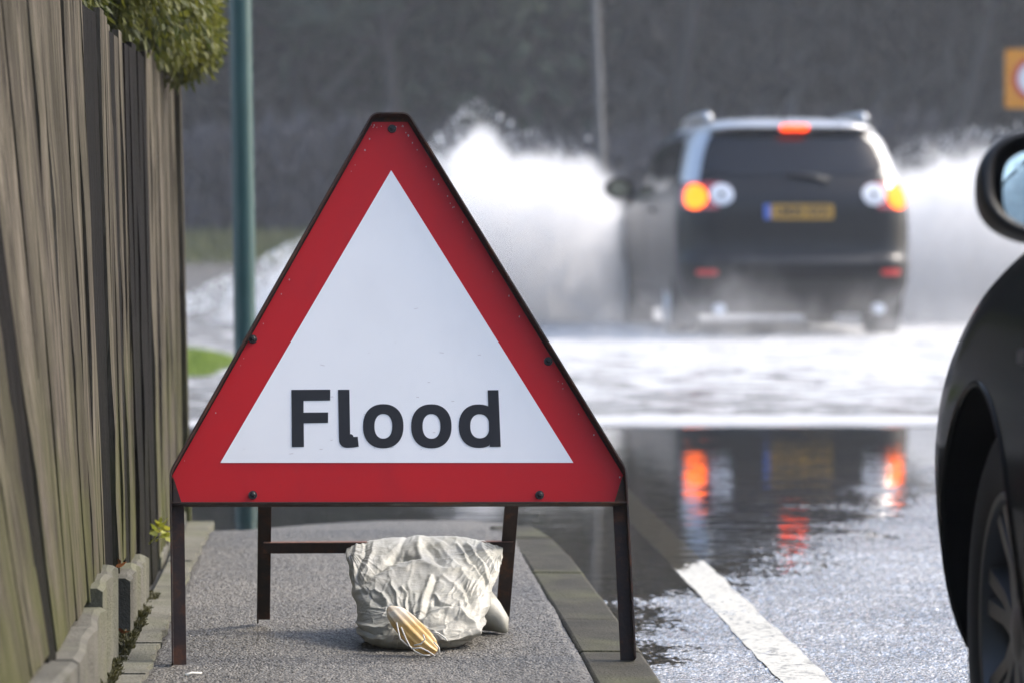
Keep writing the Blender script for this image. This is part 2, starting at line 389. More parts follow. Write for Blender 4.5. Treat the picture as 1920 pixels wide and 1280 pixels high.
def spray_mat(name, xs, hs, x0, x1, dens, soft=.35, nsc=1.6, namp=.5, zmax=2.0, power=1.0, aniso=.35):
    """volume whose top follows the height curve (xs, hs); heights in metres above the water"""
    m, t, b = newmat(name); t.nodes.remove(b)
    g = N(t, 'ShaderNodeNewGeometry').outputs['Position']
    s = N(t, 'ShaderNodeSeparateXYZ', {0: g})
    fx = N(t, 'ShaderNodeMapRange', {0: s.outputs[0], 1: x0, 2: x1, 3: 0.0, 4: 1.0}).outputs[0]
    hgt = ramp(t, fx, [((x-x0)/(x1-x0), h/zmax) for x, h in zip(xs, hs)], 'EASE')
    hgt = math_(t, 'MULTIPLY', hgt, zmax)
    n = noise(t, N(t, 'ShaderNodeMapping', {0: g, 3: (1, .6, .8)}).outputs[0], nsc, 5, .62, .3)
    n = math_(t, 'MULTIPLY', math_(t, 'SUBTRACT', n, .5), namp*2)
    fine = noise(t, N(t, 'ShaderNodeMapping', {0: g, 3: (1.5, 1, .9)}).outputs[0], 4.2, 5, .68, 1.0)
    dens = math_(t, 'MULTIPLY', ramp(t, fine, [(.38, .04), (.62, 1.8)]), dens)
    d = math_(t, 'SUBTRACT', math_(t, 'ADD', hgt, math_(t, 'MULTIPLY', n, math_(t, 'ADD', .25, math_(t, 'MULTIPLY', hgt, .5)))), s.outputs[2])
    k = N(t, 'ShaderNodeMapRange', {0: d, 1: -.04, 2: soft, 3: 0.0, 4: 1.0}, interpolation_type='SMOOTHSTEP').outputs[0]
    k = math_(t, 'MULTIPLY', math_(t, 'POWER', k, power), dens)
    v = N(t, 'ShaderNodeVolumePrincipled', {'Color': (.85, .85, .85, 1), 'Density': k, 'Anisotropy': aniso})
    t.links.new(v.outputs[0], t.nodes['Material Output'].inputs['Volume'])
    return m
# ================================================================== SETTING
def struct(o): o['kind'] = 'structure'; return o
# ground under everything, with a grass bank and a wooded hillside far behind the flood
Xs = np.array([-220, -120, -60, -30, -15, -6, 0, 6, 15, 30, 60, 120, 220.])
Ys = np.array([-120, -60, -50, 0, 20, 40, 60, 64, 67, 70, 74, 90, 100, 130, 170, 230, 300.])
gx, gy = np.meshgrid(Xs, Ys, indexing='ij')
gz = np.interp(gy, [-120, -60, -50, 60, 64, 70, 74, 90, 130, 230, 300], [24, 12, -.14, -.14, -.08, .34, .5, .9, 12, 36, 48])  # the rise behind the camera is added, to darken the far car's tailgate
struct(grid_obj('ground', np.stack([gx, gy, gz], -1)[:, :12], M['ground'], flip=True))
struct(grid_obj('hillside', np.stack([gx, gy, gz], -1)[:, 11:], M['hill'], flip=True))

XW_Y = [0, 6.6, 7.5, 7.83, 8.3, 8.72, 9.83, 10.9, 12.4, 15, 20, 40]
XW_X = [.2, .5, .66, .74, .86, 1.02, 1.40, 1.68, 2.12, 3.3, 6, 12]
def road_z(x, y):
    return np.clip(.012*(x - np.interp(y, XW_Y, XW_X)), -.07, .028)
rx, ry = np.meshgrid(np.linspace(.5, 7.5, 60), np.concatenate([np.linspace(-30, 5, 20), np.linspace(5.2, 16, 110), np.linspace(17, 64, 30)]), indexing='ij')
struct(grid_obj('road_base', np.stack([rx, ry, road_z(rx, ry)-np.where(ry < 5.05, .0, .014)], -1), M['road'], flip=True))
fx, fy = np.meshgrid(np.arange(.5, 3.4, .0055), np.concatenate([np.arange(5.0, 9.5, .009), np.arange(9.5, 13.5, .016)]), indexing='ij')
stone = np.maximum(vnoise(fx*115, fy*115, 3), -.2)*.0030 + vnoise(fx*60, fy*60, 5)*.0010 + fbm(fx*4.5, fy*3, 3, 9)*.0016
struct(grid_obj('road', np.stack([fx, fy, road_z(fx, fy)+stone], -1), M['road'], flip=True))
# edge line painted on the road, partly under water
lx, ly = np.meshgrid(np.linspace(.865, .965, 9), np.concatenate([np.arange(3.0, 12, .02), np.arange(12, 40, .5)]), indexing='ij')
lxx = lx + .004*fbm(ly*7, lx*3, 2, 4)*np.sign(lx-.915)
struct(grid_obj('edge_line', np.stack([lxx, ly, road_z(lxx, ly)+.0032+vnoise(lx*90, ly*90, 8)*.0006], -1), M['line'], flip=True))

# flood water: calm and flat in front, churned up behind the car's wash line
wx = np.concatenate([[-60, -30, -15], np.arange(-7, 9.5, .06), [15, 30, 60]])
wy = np.concatenate([np.linspace(4.5, 14.4, 12), np.arange(14.6, 34, .05), np.arange(34, 66, .4)])
WX, WY = np.meshgrid(wx, wy, indexing='ij')
wyw = WY + .12*fbm(WX*.8, WY*.2, 2, 21)
rough = sstep(15.0, 15.5, wyw)
wz = rough*(.020*fbm(WX*.9, WY*1.6, 3, 31) + .008*vnoise(WX*5, WY*7, 33))*np.interp(WY, [15, 18, 34, 66], [.7, 1.1, .8, .6]) + .006*np.exp(-((wyw-15.3)/.16)**2)
wz = np.maximum(wz, -.03)
struct(grid_obj('flood_water', np.stack([WX, WY, wz], -1), M['water'], flip=True))

# footpath
def path_end(x): return 9.60 - 1.1*np.maximum(0, .12-x)**1.5 - 6*np.maximum(0, x-.30)**2
px_, pt_ = np.meshgrid(np.linspace(-.375, .445, 165), np.linspace(0, 1, 560), indexing='ij')
py_ = 5.3 + pt_*(path_end(px_)-5.3)
pz_ = .1 + np.maximum(vnoise(px_*150, py_*150, 41), -.3)*.0024 + fbm(px_*5, py_*3, 2, 44)*.0022 - .03*sstep(9.1, 9.6, py_)
e = np.minimum(px_+.375, .445-px_); pz_ -= .006*np.exp(-(e/.012)**2)
struct(grid_obj('footpath', np.stack([px_, py_, pz_], -1), M['path'], flip=True))
mb = MB(); xsN = np.linspace(-.375, .445, 24)
poly = [(-.375, -20), (.445, -20)] + [(x, path_end(x)-.004) for x in xsN[::-1]]
mb.prism(poly, -.13, .088, lambda u, v, d: (u, v, d)); mb.prism([(-.375, -20), (.445, -20), (.445, 5.305), (-.375, 5.305)], .0885, .0995, lambda u, v, d: (u, v, d)); struct(mb.build('footpath_bed', M['path']))
mb = MB().box((-9, -20, -.13), (-.425, 9.55, .092)); struct(mb.build('garden_ground', M['ground']))
# kerb: a swept row of stones that bends away at the corner
kl = [(.572, -6), (.572, 5.1), (.572, 5.62), (.571, 6.1), (.570, 6.62), (.567, 7.14), (.563, 7.62), (.558, 8.08), (.552, 8.52), (.538, 8.95), (.505, 9.30), (.44, 9.55), (.34, 9.72), (.22, 9.82)]
mb = MB(); prof = [(0, -.13), (0, .090), (-.010, .1005), (-.118, .102), (-.125, .098), (-.125, -.13)]
for i in range(len(kl)-1):
    a, b = Vector(kl[i]), Vector(kl[i+1]); d = (b-a).normalized()
    def nrm(j):
        q0 = Vector(kl[max(j-1, 0)]); q1 = Vector(kl[min(j+1, len(kl)-1)]); dd = (q1-q0).normalized(); return Vector((dd.y, -dd.x))
    n0, n1 = nrm(i), nrm(i+1); g = d*.0035; vs_ = []
    jz = random.uniform(-.0025, .0025); drop = .035*max(0, i-9)
    for p, n in ((a+g, n0), (b-g, n1)):
        for o_, z in prof: vs_.append((p.x+n.x*o_, p.y+n.y*o_, z+jz-(drop if z > 0 else 0)))
    k = len(prof)
    mb.add(vs_, [(j, (j+1) % k, k+(j+1) % k, k+j) for j in range(k)] + [tuple(range(k))[::-1], tuple(range(k, 2*k))])
kerb = struct(mb.build('kerb', M['kerb'], bevel=.004))
mb = MB()
for i in range(len(kl)-1):
    a, b = Vector(kl[i]), Vector(kl[i+1]); n = Vector(((b-a).y, -(b-a).x)).normalized()
    drop = .035*max(0, i-8)
    mb.prism([tuple(a-n*.008), tuple(b-n*.008), tuple(b-n*.117), tuple(a-n*.117)], -.13, .091-drop, lambda u, v, d: (u, v, d))
struct(mb.build('kerb_bedding', M['road']))
# concrete edging strip on the fence side, its path edge ragged with tarmac
mb = MB(); ys_ = [-6, 5.2, 5.9, 6.28, 6.72, 7.2, 7.75, 8.3, 8.9, 9.4]
for a, b in zip(ys_[:-1], ys_[1:]):
    n = max(2, int((b-a)/.025)) if a > 0 else 2; yy = np.linspace(a+.004, b-.004, n); z = .108+random.uniform(-.002, .002)
    xr = -.366 + .007*vnoise(yy*30, yy*0, 51) + .004*vnoise(yy*70, yy*0, 52)
    mb.prism([(-.428, yy[0])] + [(x, y) for x, y in zip(xr, yy)] + [(-.428, yy[-1])], -.1, z, lambda u, v, d: (u, v, d))
struct(mb.build('path_edging', M['edging'], fixn=True))

# small leaf-like faces, used by every plant
def blades(name, mat, C0, D0, L0, W0, parent=None):
    """C0 base points, D0 unit directions, L0 lengths, W0 widths -> one mesh of kinked narrow quads"""
    n = len(C0); s = np.cross(D0, rng.normal(size=(n, 3))); s /= np.linalg.norm(s, axis=1)[:, None]+1e-9
    bend = np.cross(D0, s)*(.25*rng.normal(size=(n, 1)))
    L = L0[:, None]; W = W0[:, None]
    a = C0 - s*W*.35; b = C0 + s*W*.35; m0 = C0 + D0*L*.5 - s*W*.5 + bend*L*.3; m1 = C0 + D0*L*.5 + s*W*.5 + bend*L*.3; tp = C0 + D0*L + bend*L
    V = np.stack([a, b, m1, tp, m0], 1).reshape(-1, 3)
    me = bpy.data.meshes.new(name); me.vertices.add(n*5); me.vertices.foreach_set('co', V.reshape(-1).astype(np.float32))
    me.loops.add(n*5); me.loops.foreach_set('vertex_index', np.arange(n*5, dtype=np.int32))
    me.polygons.add(n); me.polygons.foreach_set('loop_start', np.arange(0, n*5, 5, dtype=np.int32)); me.update(calc_edges=True); me.validate()
    me.materials.append(mat); o = bpy.data.objects.new(name, me); COL.objects.link(o)
    if parent: o.parent = parent
    return o
def unit(a): return a/(np.linalg.norm(a, axis=-1, keepdims=True)+1e-9)

# far grass bank, drowned grass patch, brown scrub, the wood
n = 26000; bx = rng.uniform(-22, 32, n); by = rng.uniform(63.5, 72, n)
bz = np.interp(by, [63, 64, 70, 74], [-.1, -.08, .34, .5])
d = unit(np.stack([rng.normal(0, .3, n), rng.normal(0, .3, n), np.ones(n)], -1))
tag(blades('bank_grass', M['bank'], np.stack([bx, by, bz], -1), d, rng.uniform(.12, .35, n), np.full(n, .035)), 'strip of olive grass along the far edge of the flood', kind='stuff')
n = 9000; ang = rng.uniform(0, 2*math.pi, n); rr = np.sqrt(rng.uniform(0, 1, n))
gx_ = -1.02 + .34*rr*np.cos(ang); gy_ = 21.5 + 1.5*rr*np.sin(ang)
d = unit(np.stack([rng.normal(0, .35, n), rng.normal(0, .35, n), np.ones(n)], -1))
tag(blades('grass_tuft', M['grass'], np.stack([gx_, gy_, np.full(n, -.03)], -1), d, rng.uniform(.06, .15, n)*(1.15-rr*.7), np.full(n, .012)), 'patch of bright green grass standing out of the flood', kind='stuff')

def tree_parts(seed, h):
    r = np.random.default_rng(seed); limbs = []; tw = []
    def grow(p, d, L, rad, lev):
        k = 4; pts = [p]
        for i in range(k):
            d = unit(d + r.normal(0, .10+.05*lev, 3) + np.array([0, 0, .06])); p = p + d*L/k; pts.append(p)
        limbs.append((pts, rad, rad*.55))
        if lev < 3:
            for j in range((9, 6, 5)[lev]):
                i = r.integers(1 if lev else 2, k+1); a = unit(d*.8 + r.normal(0, .75, 3)*np.array([1, 1, .55]) + np.array([0, 0, .25]))
                grow(pts[i], a, L*r.uniform(.38, .62), rad*.45, lev+1)
        if lev >= 2:
            for j in range(12):
                q = pts[r.integers(1, k+1)] + r.normal(0, .25, 3); tw.append((q, unit(d*.6+r.normal(0, .7, 3)+np.array([0, 0, .25])), r.uniform(.5, 1.2)))
    grow(np.zeros(3), np.array([0, 0, 1.]), h*.62, h*.014, 0)
    return limbs, tw
protos = [tree_parts(s, h) for s, h in ((1, 15), (2, 18), (3, 13), (4, 16))]
tm = MB(); Cs, Ds, Ls = [], [], []; Ci, Di, Li = [], [], []
spots = []
for row, (y0, nrow) in enumerate(((76, 15), (84, 16), (93, 16), (104, 17))):
    for i in range(nrow):
        spots.append((-22 + 56*(i+.5*(row % 2)+rng.uniform(-.3, .3))/nrow, y0+rng.uniform(-3, 3), rng.uniform(.8, 1.2), rng.uniform(0, 6.28), int(rng.integers(0, 4))))
for k, (x, y, sc, rz, pi_) in enumerate(spots):
    limbs, tw = protos[pi_]; c, s = math.cos(rz), math.sin(rz); Rm = np.array([[c, -s, 0], [s, c, 0], [0, 0, 1]])*sc
    o = np.array([x, y, float(np.interp(y, [70, 74, 90, 130], [.34, .5, .9, 12]))-.1])
    for pts, r0, r1 in limbs:
        if r0 < .03: continue
        q = [Rm @ p + o for p in pts]; tm.tube(q, list(np.linspace(r0*sc, r1*sc, len(q))), 5)
    q = np.array([t_[0] for t_ in tw]) @ Rm.T + o; dd = np.array([t_[1] for t_ in tw]) @ Rm.T/sc; l = np.array([t_[2] for t_ in tw])*sc
    ivy = rng.random() < .25
    (Ci if ivy else Cs).append(q); (Di if ivy else Ds).append(dd); (Li if ivy else Ls).append(l)
wood = tm.build('far_wood', M['bark'], fixn=False, smooth=True)
tag(wood, 'bare grey winter wood rising behind the flood, far out of focus', kind='stuff')
for C0, D0, L0, mt in ((Cs, Ds, Ls, M['twig']), (Ci, Di, Li, M['ivy'])):
    C0 = np.concatenate(C0); D0 = np.concatenate(D0); L0 = np.concatenate(L0)
    blades('bare_crowns', mt, C0, D0, L0*1.3, np.full(len(C0), .16), wood)['kind'] = 'stuff'
n = 90000; ux = rng.uniform(-26, 36, n); uy = rng.uniform(77, 112, n); uz = np.interp(uy, [70, 74, 90, 130], [.34, .5, .9, 12])+rng.uniform(0, 1, n)**1.3*11*(.75+.35*fbm(ux*.2, uy*.1, 2, 66))
blades('undergrowth', M['twig'], np.stack([ux, uy, uz], -1), unit(np.stack([rng.normal(0, 1.1, n), rng.normal(0, .8, n), np.ones(n)], -1)), rng.uniform(.6, 1.6, n), rng.uniform(.08, .22, n), wood)['kind'] = 'stuff'
for k in range(16):                                       # evergreen clumps among the bare trees
    ex_, ey_, ez_, er = rng.uniform(-20, 30), rng.uniform(75.5, 84), rng.uniform(1.5, 8), rng.uniform(1.2, 3.0)
    v = rng.normal(size=(900, 3))*[er*.5, er*.5, er*.75]
    blades('evergreen_clump', M['ivy'], v+[ex_, ey_, ez_], unit(v+rng.normal(size=(900, 3))*er*.6), rng.uniform(.2, .6, 900), np.full(900, .2), wood)['kind'] = 'stuff'
n = 30000; sx = rng.uniform(-24, 34, n); sy = rng.uniform(71, 75.5, n); hh = 2.1+.5*fbm(sx*.35, sy*.2, 2, 61)
base = np.stack([sx, sy, .3+rng.uniform(0, 1, n)**1.1*hh], -1)
tag(blades('scrub', M['scrub'], base, unit(np.stack([rng.normal(0, .6, n), rng.normal(0, .6, n), np.ones(n)], -1)), rng.uniform(.3, .7, n), np.full(n, .09)), 'dark brown scrub along the foot of the wood', kind='stuff')

# ================================================================== FENCE
fence = empty('garden_fence', (-.46, 7, .1))
tag(fence, 'weathered close-boarded wooden garden fence on concrete gravel boards beside the footpath', 'fence')
FO = Vector((-.46, 7, .1))
def fence_x(y, z):                          # the face of the fence leans back, most at the near end
    lean = np.interp(y, [3.5, 5.1, 5.5, 6.6, 9.8], [.17, .16, .085, .028, .02])
    return -.440 - lean*(z-.3) + .01*np.interp(y, [5, 7, 9.8], [0, -.6, -1.2])
def fbuild(mb, name, mat, **k):
    mb.v = [(x-FO.x, y-FO.y, z-FO.z) for x, y, z in mb.v]; return mb.build(name, mat, fence, **k)
def panel(y0, y1, zb, zt, bw, off=0.0, mat='board'):
    mb = MB(); y = y0; i = 0
    while y < y1-.01:
        w = min(bw*random.uniform(.85, 1.15), y1-y); wob = random.uniform(-.002, .002); tl = random.uniform(-.008, .008)
        rows = np.linspace(zb+random.uniform(-.004, .004), zt+random.uniform(-.012, .012), 9); vs_ = []
        for z in rows:
            s = .0015*math.sin(z*5+i*2.3)
            xa = fence_x(y, z)+off+wob*.4+s; xb = fence_x(y+w, z)+off+wob*.4+s
            f0, f1 = .0034+random.choice((0, 0, 0, 0, .0035)), .0030             # feather edge: thick side towards the camera's far end
            t = tl*(z-zb)
            vs_ += [(xa+f0-.010, y+t, z), (xb+f1-.010, y+w+.012+t, z), (xb-.020, y+w+.012+t, z), (xa-.020, y+t, z)]
        fs = [(4*r+j, 4*r+(j+1) % 4, 4*r+4+(j+1) % 4, 4*r+4+j) for r in range(8) for j in range(4)] + [(3, 2, 1, 0), (32, 33, 34, 35)]
        mb.add(vs_, fs); y += w; i += 1
    return fbuild(mb, 'board_panel', M[mat])
def gboard(y0, y1, zt, off=.006):
    mb = MB(); a = (fence_x(y0, .15), fence_x(y1, .15))
    n = 8; vs_ = []
    for k in range(n+1):
        y = y0+(y1-y0)*k/n; x = a[0]+(a[1]-a[0])*k/n+off+.004*math.sin(k*1.7); z = zt+.004*math.sin(k*2.1)
        vs_ += [(x, y, .02), (x, y, z-.006), (x-.010, y, z), (x-.05, y, z), (x-.05, y, .02)]
    fs = [(5*r+j, 5*r+(j+1) % 5, 5*r+5+(j+1) % 5, 5*r+5+j) for r in range(n) for j in range(5)] + [(4, 3, 2, 1, 0), tuple(5*n+j for j in range(5))]
    mb.add(vs_, fs); return fbuild(mb, 'gravel_board', M['gravel_board'])
def post(y0, y1, zt, out=-.008, dx=.09, mat='post'):
    mb = MB(); vs_ = []
    for z in np.linspace(-.05, zt, 7):
        for y, o_ in ((y0, 0), (y1, 0), (y1, -dx), (y0, -dx)): vs_.append((fence_x(y, z)+out+o_, y, z))
    fs = [(4*r+j, 4*r+(j+1) % 4, 4*r+4+(j+1) % 4, 4*r+4+j) for r in range(6) for j in range(4)] + [(3, 2, 1, 0), (24, 25, 26, 27)]
    mb.add(vs_, fs); return fbuild(mb, 'post', M[mat])
panel(3.2, 5.18, .285, 1.36, .15); gboard(3.2, 5.20, .275, .014)
post(5.17, 5.31, 1.34)
panel(5.30, 6.46, .27, 1.36, .145); gboard(5.29, 6.02, .262, .014); gboard(6.03, 6.46, .29, .010)
post(6.47, 6.80, 1.33, -.014)
panel(6.81, 7.10, .235, 1.33, .10); gboard(6.81, 7.12, .225, .016)
post(7.09, 7.23, 1.31)
panel(7.22, 7.47, .215, 1.32, .12); gboard(7.22, 7.50, .205, .012)
dp = panel(7.48, 8.22, .02, 1.31, .15, .004, 'post'); dp['label'] = 'dark stained boards reaching down to the ground'
panel(8.22, 9.55, .12, 1.33, .12, .006)
gboard(8.24, 9.5, .13, .004)
post(9.55, 9.63, 1.30, .016, .10, 'board')

# conifer over the fence
con = empty('conifer_shrub', (-1.0, 8.3, .09))
tag(con, 'green and yellow conifer shrub hanging over the top of the wooden fence', 'shrub')
blobs = []
for (x, y, z, r, c) in ((-.80, 7.25, 1.66, .28, 5), (-.66, 7.7, 1.68, .30, 6), (-.58, 8.2, 1.68, .30, 6), (-.50, 8.7, 1.62, .26, 6), (-.47, 9.0, 1.52, .22, 5), (-.95, 8.4, 1.5, .38, 6), (-.62, 8.6, 1.95, .36, 6), (-.43, 9.1, 1.80, .20, 4), (-.435, 9.15, 1.40, .12, 3), (-.47, 9.0, 1.42, .12, 3), (-.53, 8.75, 1.42, .11, 3), (-.62, 7.5, 1.47, .12, 3), (-.56, 8.1, 1.47, .13, 3)):
    for k in range(c*7):
        v = unit(rng.normal(size=3)); blobs.append((np.array([x, y, z])+v*r*rng.uniform(.35, 1.0), v, r*.27))
C0, D0 = [], []
for p, v, r in blobs:
    m = 420; q = rng.normal(size=(m, 3))*r*.55; C0.append(p+q); D0.append(unit(q*1.2+v*r*1.5+rng.normal(size=(m, 3))*r*.6+np.array([0, 0, -.05*1])))
C0 = np.concatenate(C0); D0 = np.concatenate(D0)
keep = C0[:, 0] < -.345+.02*rng.random(len(C0)); C0, D0 = C0[keep], D0[keep]
blades('foliage', M['conifer'], C0-np.array(con.location), D0, rng.uniform(.012, .034, len(C0)), np.full(len(C0), .0075), con)
mb = MB().tube([(0, 0, -.03), (.02, .02, .6), (.1, .05, 1.2), (.25, .1, 1.7)], [.05, .045, .035, .015], 8)
for k in range(14):
    a = rng.uniform(0, 6.28); z = rng.uniform(.8, 1.6); mb.tube([(.1, .05, z), (.1+.2*math.cos(a)+.1, .05+.35*math.sin(a), z+.1), (.1+.35*math.cos(a)+.12, .05+.6*math.sin(a), z+.12)], [.015, .01, .004], 6)
mb.build('trunk', M['bark'], con, smooth=True)

# unseen conifer hedge, added so the near car's side reflects something dark
n = 60000; hy = rng.uniform(-7, 8, n); hx = -2.4+rng.choice([-1, 1], n)*.6*rng.uniform(.6, 1, n); hzz = .1+3.3*rng.uniform(0, 1, n); hx += .15*fbm(hy*2, hzz*2, 2, 76)
tag(blades('unseen_hedge', M['conifer'], np.stack([hx, hy, hzz], -1), unit(np.stack([np.sign(hx+2.4)+rng.normal(0, .5, n), rng.normal(0, .6, n), rng.normal(.3, .4, n)], -1)), rng.uniform(.08, .2, n), np.full(n, .05)), 'unseen conifer hedge added to darken the near car', kind='stuff')

# moss in the gap between fence and edging, and a yellow-green weed leaf
n = 16000; my = rng.uniform(5.2, 7.75, n); mx = rng.uniform(-.452, -.412, n)
cl = fbm(mx*30, my*14, 2, 71); hz_ = .09 + .022*(cl+.8)*np.interp(my, [5.2, 7, 7.75], [1.2, 1, .2])
tag(blades('moss', M['moss'], np.stack([mx, my, hz_], -1), unit(np.stack([rng.normal(.2, .7, n), rng.normal(0, .7, n), np.ones(n)], -1)), rng.uniform(.006, .016, n), np.full(n, .005)), 'dark moss growing between the fence foot and the concrete edging', kind='stuff')
wl = empty('weed', (-.43, 7.75, .215)); tag(wl, 'small yellow-green weed growing from the gravel board of the fence', 'weed')
n = 26; ang = rng.uniform(0, 6.28, n); cc = np.stack([.018*np.cos(ang)*rng.uniform(0, 1, n)+.012, .02*np.sin(ang), rng.uniform(0, .035, n)], -1)
blades('leaves', M['leaf'], cc, unit(np.stack([np.cos(ang)+.4, np.sin(ang), rng.normal(.2, .5, n)], -1)), rng.uniform(.014, .026, n), np.full(n, .012), wl)
mb = MB().tube([(-.012, 0, -.012), (.0, 0, .0), (.012, 0, .03)], [.002, .002, .001], 6); mb.build('stem', M['leaf'], wl)

def leaf(x, y, z, rz, lab):
    o = blades('fallen_leaf', M['dead_leaf'], np.array([[0, 0, 0], [.004, .003, .002], [-.003, .004, .001]]), unit(np.array([[1, .2, .25], [.5, .8, .3], [.6, -.7, .2]])), np.array([.022, .018, .017]), np.array([.012, .010, .010]))
    o.location = (x, y, z); o.rotation_euler = (0, 0, rz); tag(o, lab, 'leaf')
M['dead_leaf'] = plain('orange_leaf', (.34, .12, .03), .6)
leaf(-.436, 6.62, .268, .4, 'orange dead leaf caught in the dark gap of the fence above the concrete board')
leaf(-.428, 6.66, .135, 1.2, 'orange dead leaf low down in the dark gap of the fence, just above the moss')
tw_ = MB().tube([(0, 0, 0), (.012, .01, .003), (.03, .012, .002)], [.003, .0025, .002], 7).build('pale_twig', M['string'], smooth=True); tw_.location = (-.294, 6.28, .104)
tag(tw_, 'short pale twig lying on the tarmac path by the concrete edging', 'twig')

# ================================================================== POLES AND FAR SIGN
gp = empty('lamp_column', (-.345, 11.9, -.12)); tag(gp, 'dark green painted steel column behind the flood sign', 'pole')
MB().tube([(0, 0, 0), (-.001, 0, .12)], [.055, .055], 24).build('base_plate', M['green_pole'], gp, smooth=True, angle=40)
MB().tube([(0, 0, .121), (-.006, 0, 1.0), (-.020, 0, 2.0), (-.05, 0, 4.8)], [.038, .038, .0375, .034], 28).build('shaft', M['green_pole'], gp, smooth=True, angle=40)
up_ = empty('utility_pole', (3.36, 45, -.14)); tag(up_, 'pale slender leaning pole standing beyond the white spray', 'pole')
MB().tube([(0, 0, 0), (-.02, 0, 1.0), (-.13, 0, 3.8), (-.24, 0, 6.5)], [.055, .055, .045, .038], 18).build('shaft', M['lamp_pole'], up_, smooth=True, angle=40)
MB().tube([(-.24, 0, 6.5), (-.241, 0, 6.54)], [.06, .03], 18).build('cap', M['lamp_pole'], up_, smooth=True, angle=40)
rs = empty('road_sign', (6.98, 35, -.14)); tag(rs, 'orange road sign with a red ringed white disc at the right edge', 'road sign')
MB().tube([(0, .04, 0), (0, .04, 2.7)], .038, 16).build('post', M['lamp_pole'], rs, smooth=True, angle=40)
mb = MB(); P = []
for cx_, cz_, a0 in ((.27, .27, 0), (-.27, .27, 90), (-.27, -.27, 180), (.27, -.27, 270)):
    for k in range(5): a = R(a0+k*22.5); P.append((cx_+.03*math.cos(a), 2.425+cz_+.03*math.sin(a)))
mb.prism(P, -.012, 0, lambda u, v, d: (u, d, v)); mb.build('board', M['orange'], rs)
mb = MB().lathe([(-.016, .17), (-.016, .225), (-.0125, .225)], 'y', (0, 0, 2.425), 48); mb.build('ring', M['ring_red'], rs)
mb = MB().lathe([(-.015, .0), (-.015, .1695), (-.0125, .1695)], 'y', (0, 0, 2.425), 48); mb.build('disc', M['white_paint'], rs)

# ================================================================== FLOOD SIGN
LEAN = R(18); SU = Vector((.99905631, .04343368, 0)); SN0 = Vector((-.04343368, .99905631, 0))
SV = SN0*math.sin(LEAN)+Vector((0, 0, math.cos(LEAN))); SW = SU.cross(SV)   # SW points to the camera
SO = Vector((.1085, 6.472, .1))
sign = empty('flood_sign', SO); tag(sign, 'red and white triangular flood warning sign on a rusty folding steel frame', 'road sign')
def S(u, v, w=0): return SU*u + SV*v + SW*w            # relative to the sign's base
def rounded(pts, r, n=5):
    out = []
    for i, p in enumerate(pts):
        p = Vector(p); a = Vector(pts[i-1]); b = Vector(pts[(i+1) % len(pts)])
        if i in (0, len(pts)-1) or r == 0: out.append(p); continue
        da = (a-p).normalized(); db = (b-p).normalized(); q0 = p+da*r; q1 = p+db*r
        for k in range(n+1): t = k/n; out.append(q0*(1-t)**2+p*2*t*(1-t)+q1*t*t)
    return out
OUT = [(-.4355, .0), (-.4395, .366), (-.0445, 1.0825), (.0265, 1.0825), (.4290, .364), (.4335, .0)]
ro = rounded(OUT, .014)
def inset(poly, d):
    res = []
    for i, p in enumerate(poly):
        a = poly[max(i-1, 0)]; b = poly[min(i+1, len(poly)-1)]; t = (b-a).normalized(); n_ = Vector((t.y, -t.x)); res.append(p+n_*d)
    return res
def strip(mb, A, B, w0, w1):
    k = len(A); vs_ = []
    for a, b in zip(A, B): vs_ += [S(a.x, a.y, w0), S(b.x, b.y, w0), S(b.x, b.y, w1), S(a.x, a.y, w1)]
    fs = [(4*i+j, 4*i+(j+1) % 4, 4*i+4+(j+1) % 4, 4*i+4+j) for i in range(k-1) for j in range(4)] + [(3, 2, 1, 0), (4*k-4, 4*k-3, 4*k-2, 4*k-1)]
    mb.add(vs_, fs)
mb = MB(); strip(mb, ro, inset(ro, .0032), .024, -.006)            # rim of the bent angle iron, standing forward of the plate
in2 = inset(ro, .027); strip(mb, inset(ro, .0034), in2, -.0028, -.006)
sf = mb.build('front_frame', M['rust'], sign, bevel=.0008)
mb = MB()
mb.prism([(-.4355, .3035), (.4275, .2975), (.4275, .3145), (-.4355, .3205)], .0, .022, lambda u, v, d: S(u, v, -.0025-d*.15))
mb.prism([(-.4355, .3035), (.4275, .2975), (.4275, .3008), (-.4355, .3068)], .0, .023, lambda u, v, d: S(u, v, d))
mb.build('bottom_rail', M['rust'], sign, bevel=.0008)
PL = [(-.417, .3085), (.4045, .3028), (.4245, .3575), (.0255, 1.0705), (-.043, 1.0705), (-.4345, .3625)]
mb = MB().prism(PL, -.002, .0, S)
for k in range(46):                                       # chipped paint along the rim
    side = random.choice((0, 1, 1, 2)); t = random.random()**1.6
    a, b = [((-.0405, 1.066), (-.430, .363)), ((.0225, 1.066), (.420, .358)), ((-.038, 1.064), (.022, 1.064))][side]
    u = a[0]+(b[0]-a[0])*t + random.uniform(.002, .010)*(1 if side == 0 else -1); v = a[1]+(b[1]-a[1])*t - random.uniform(0, .006)
    r_ = random.uniform(.0005, .0015); mb.prism([(u+r_*math.cos(q)*random.uniform(.5, 1.3), v+r_*1.5*math.sin(q)) for q in np.linspace(0, 6.28, 7)[:-1]], -.001, .0004, S, 2)
plate = mb.build('plate', [M['sign_red'], M['alloy_dull'], M['scuff']], sign)
plate.data.polygons[0].material_index = 1 if plate.data.polygons[0].normal.dot(SW) < 0 else 0
plate.data.polygons[1].material_index = 1 if plate.data.polygons[1].normal.dot(SW) < 0 else 0
mb = MB().prism([(-.3436, .3871), (.3294, .3826), (-.0085, .9705)], .0002, .0012, S); 
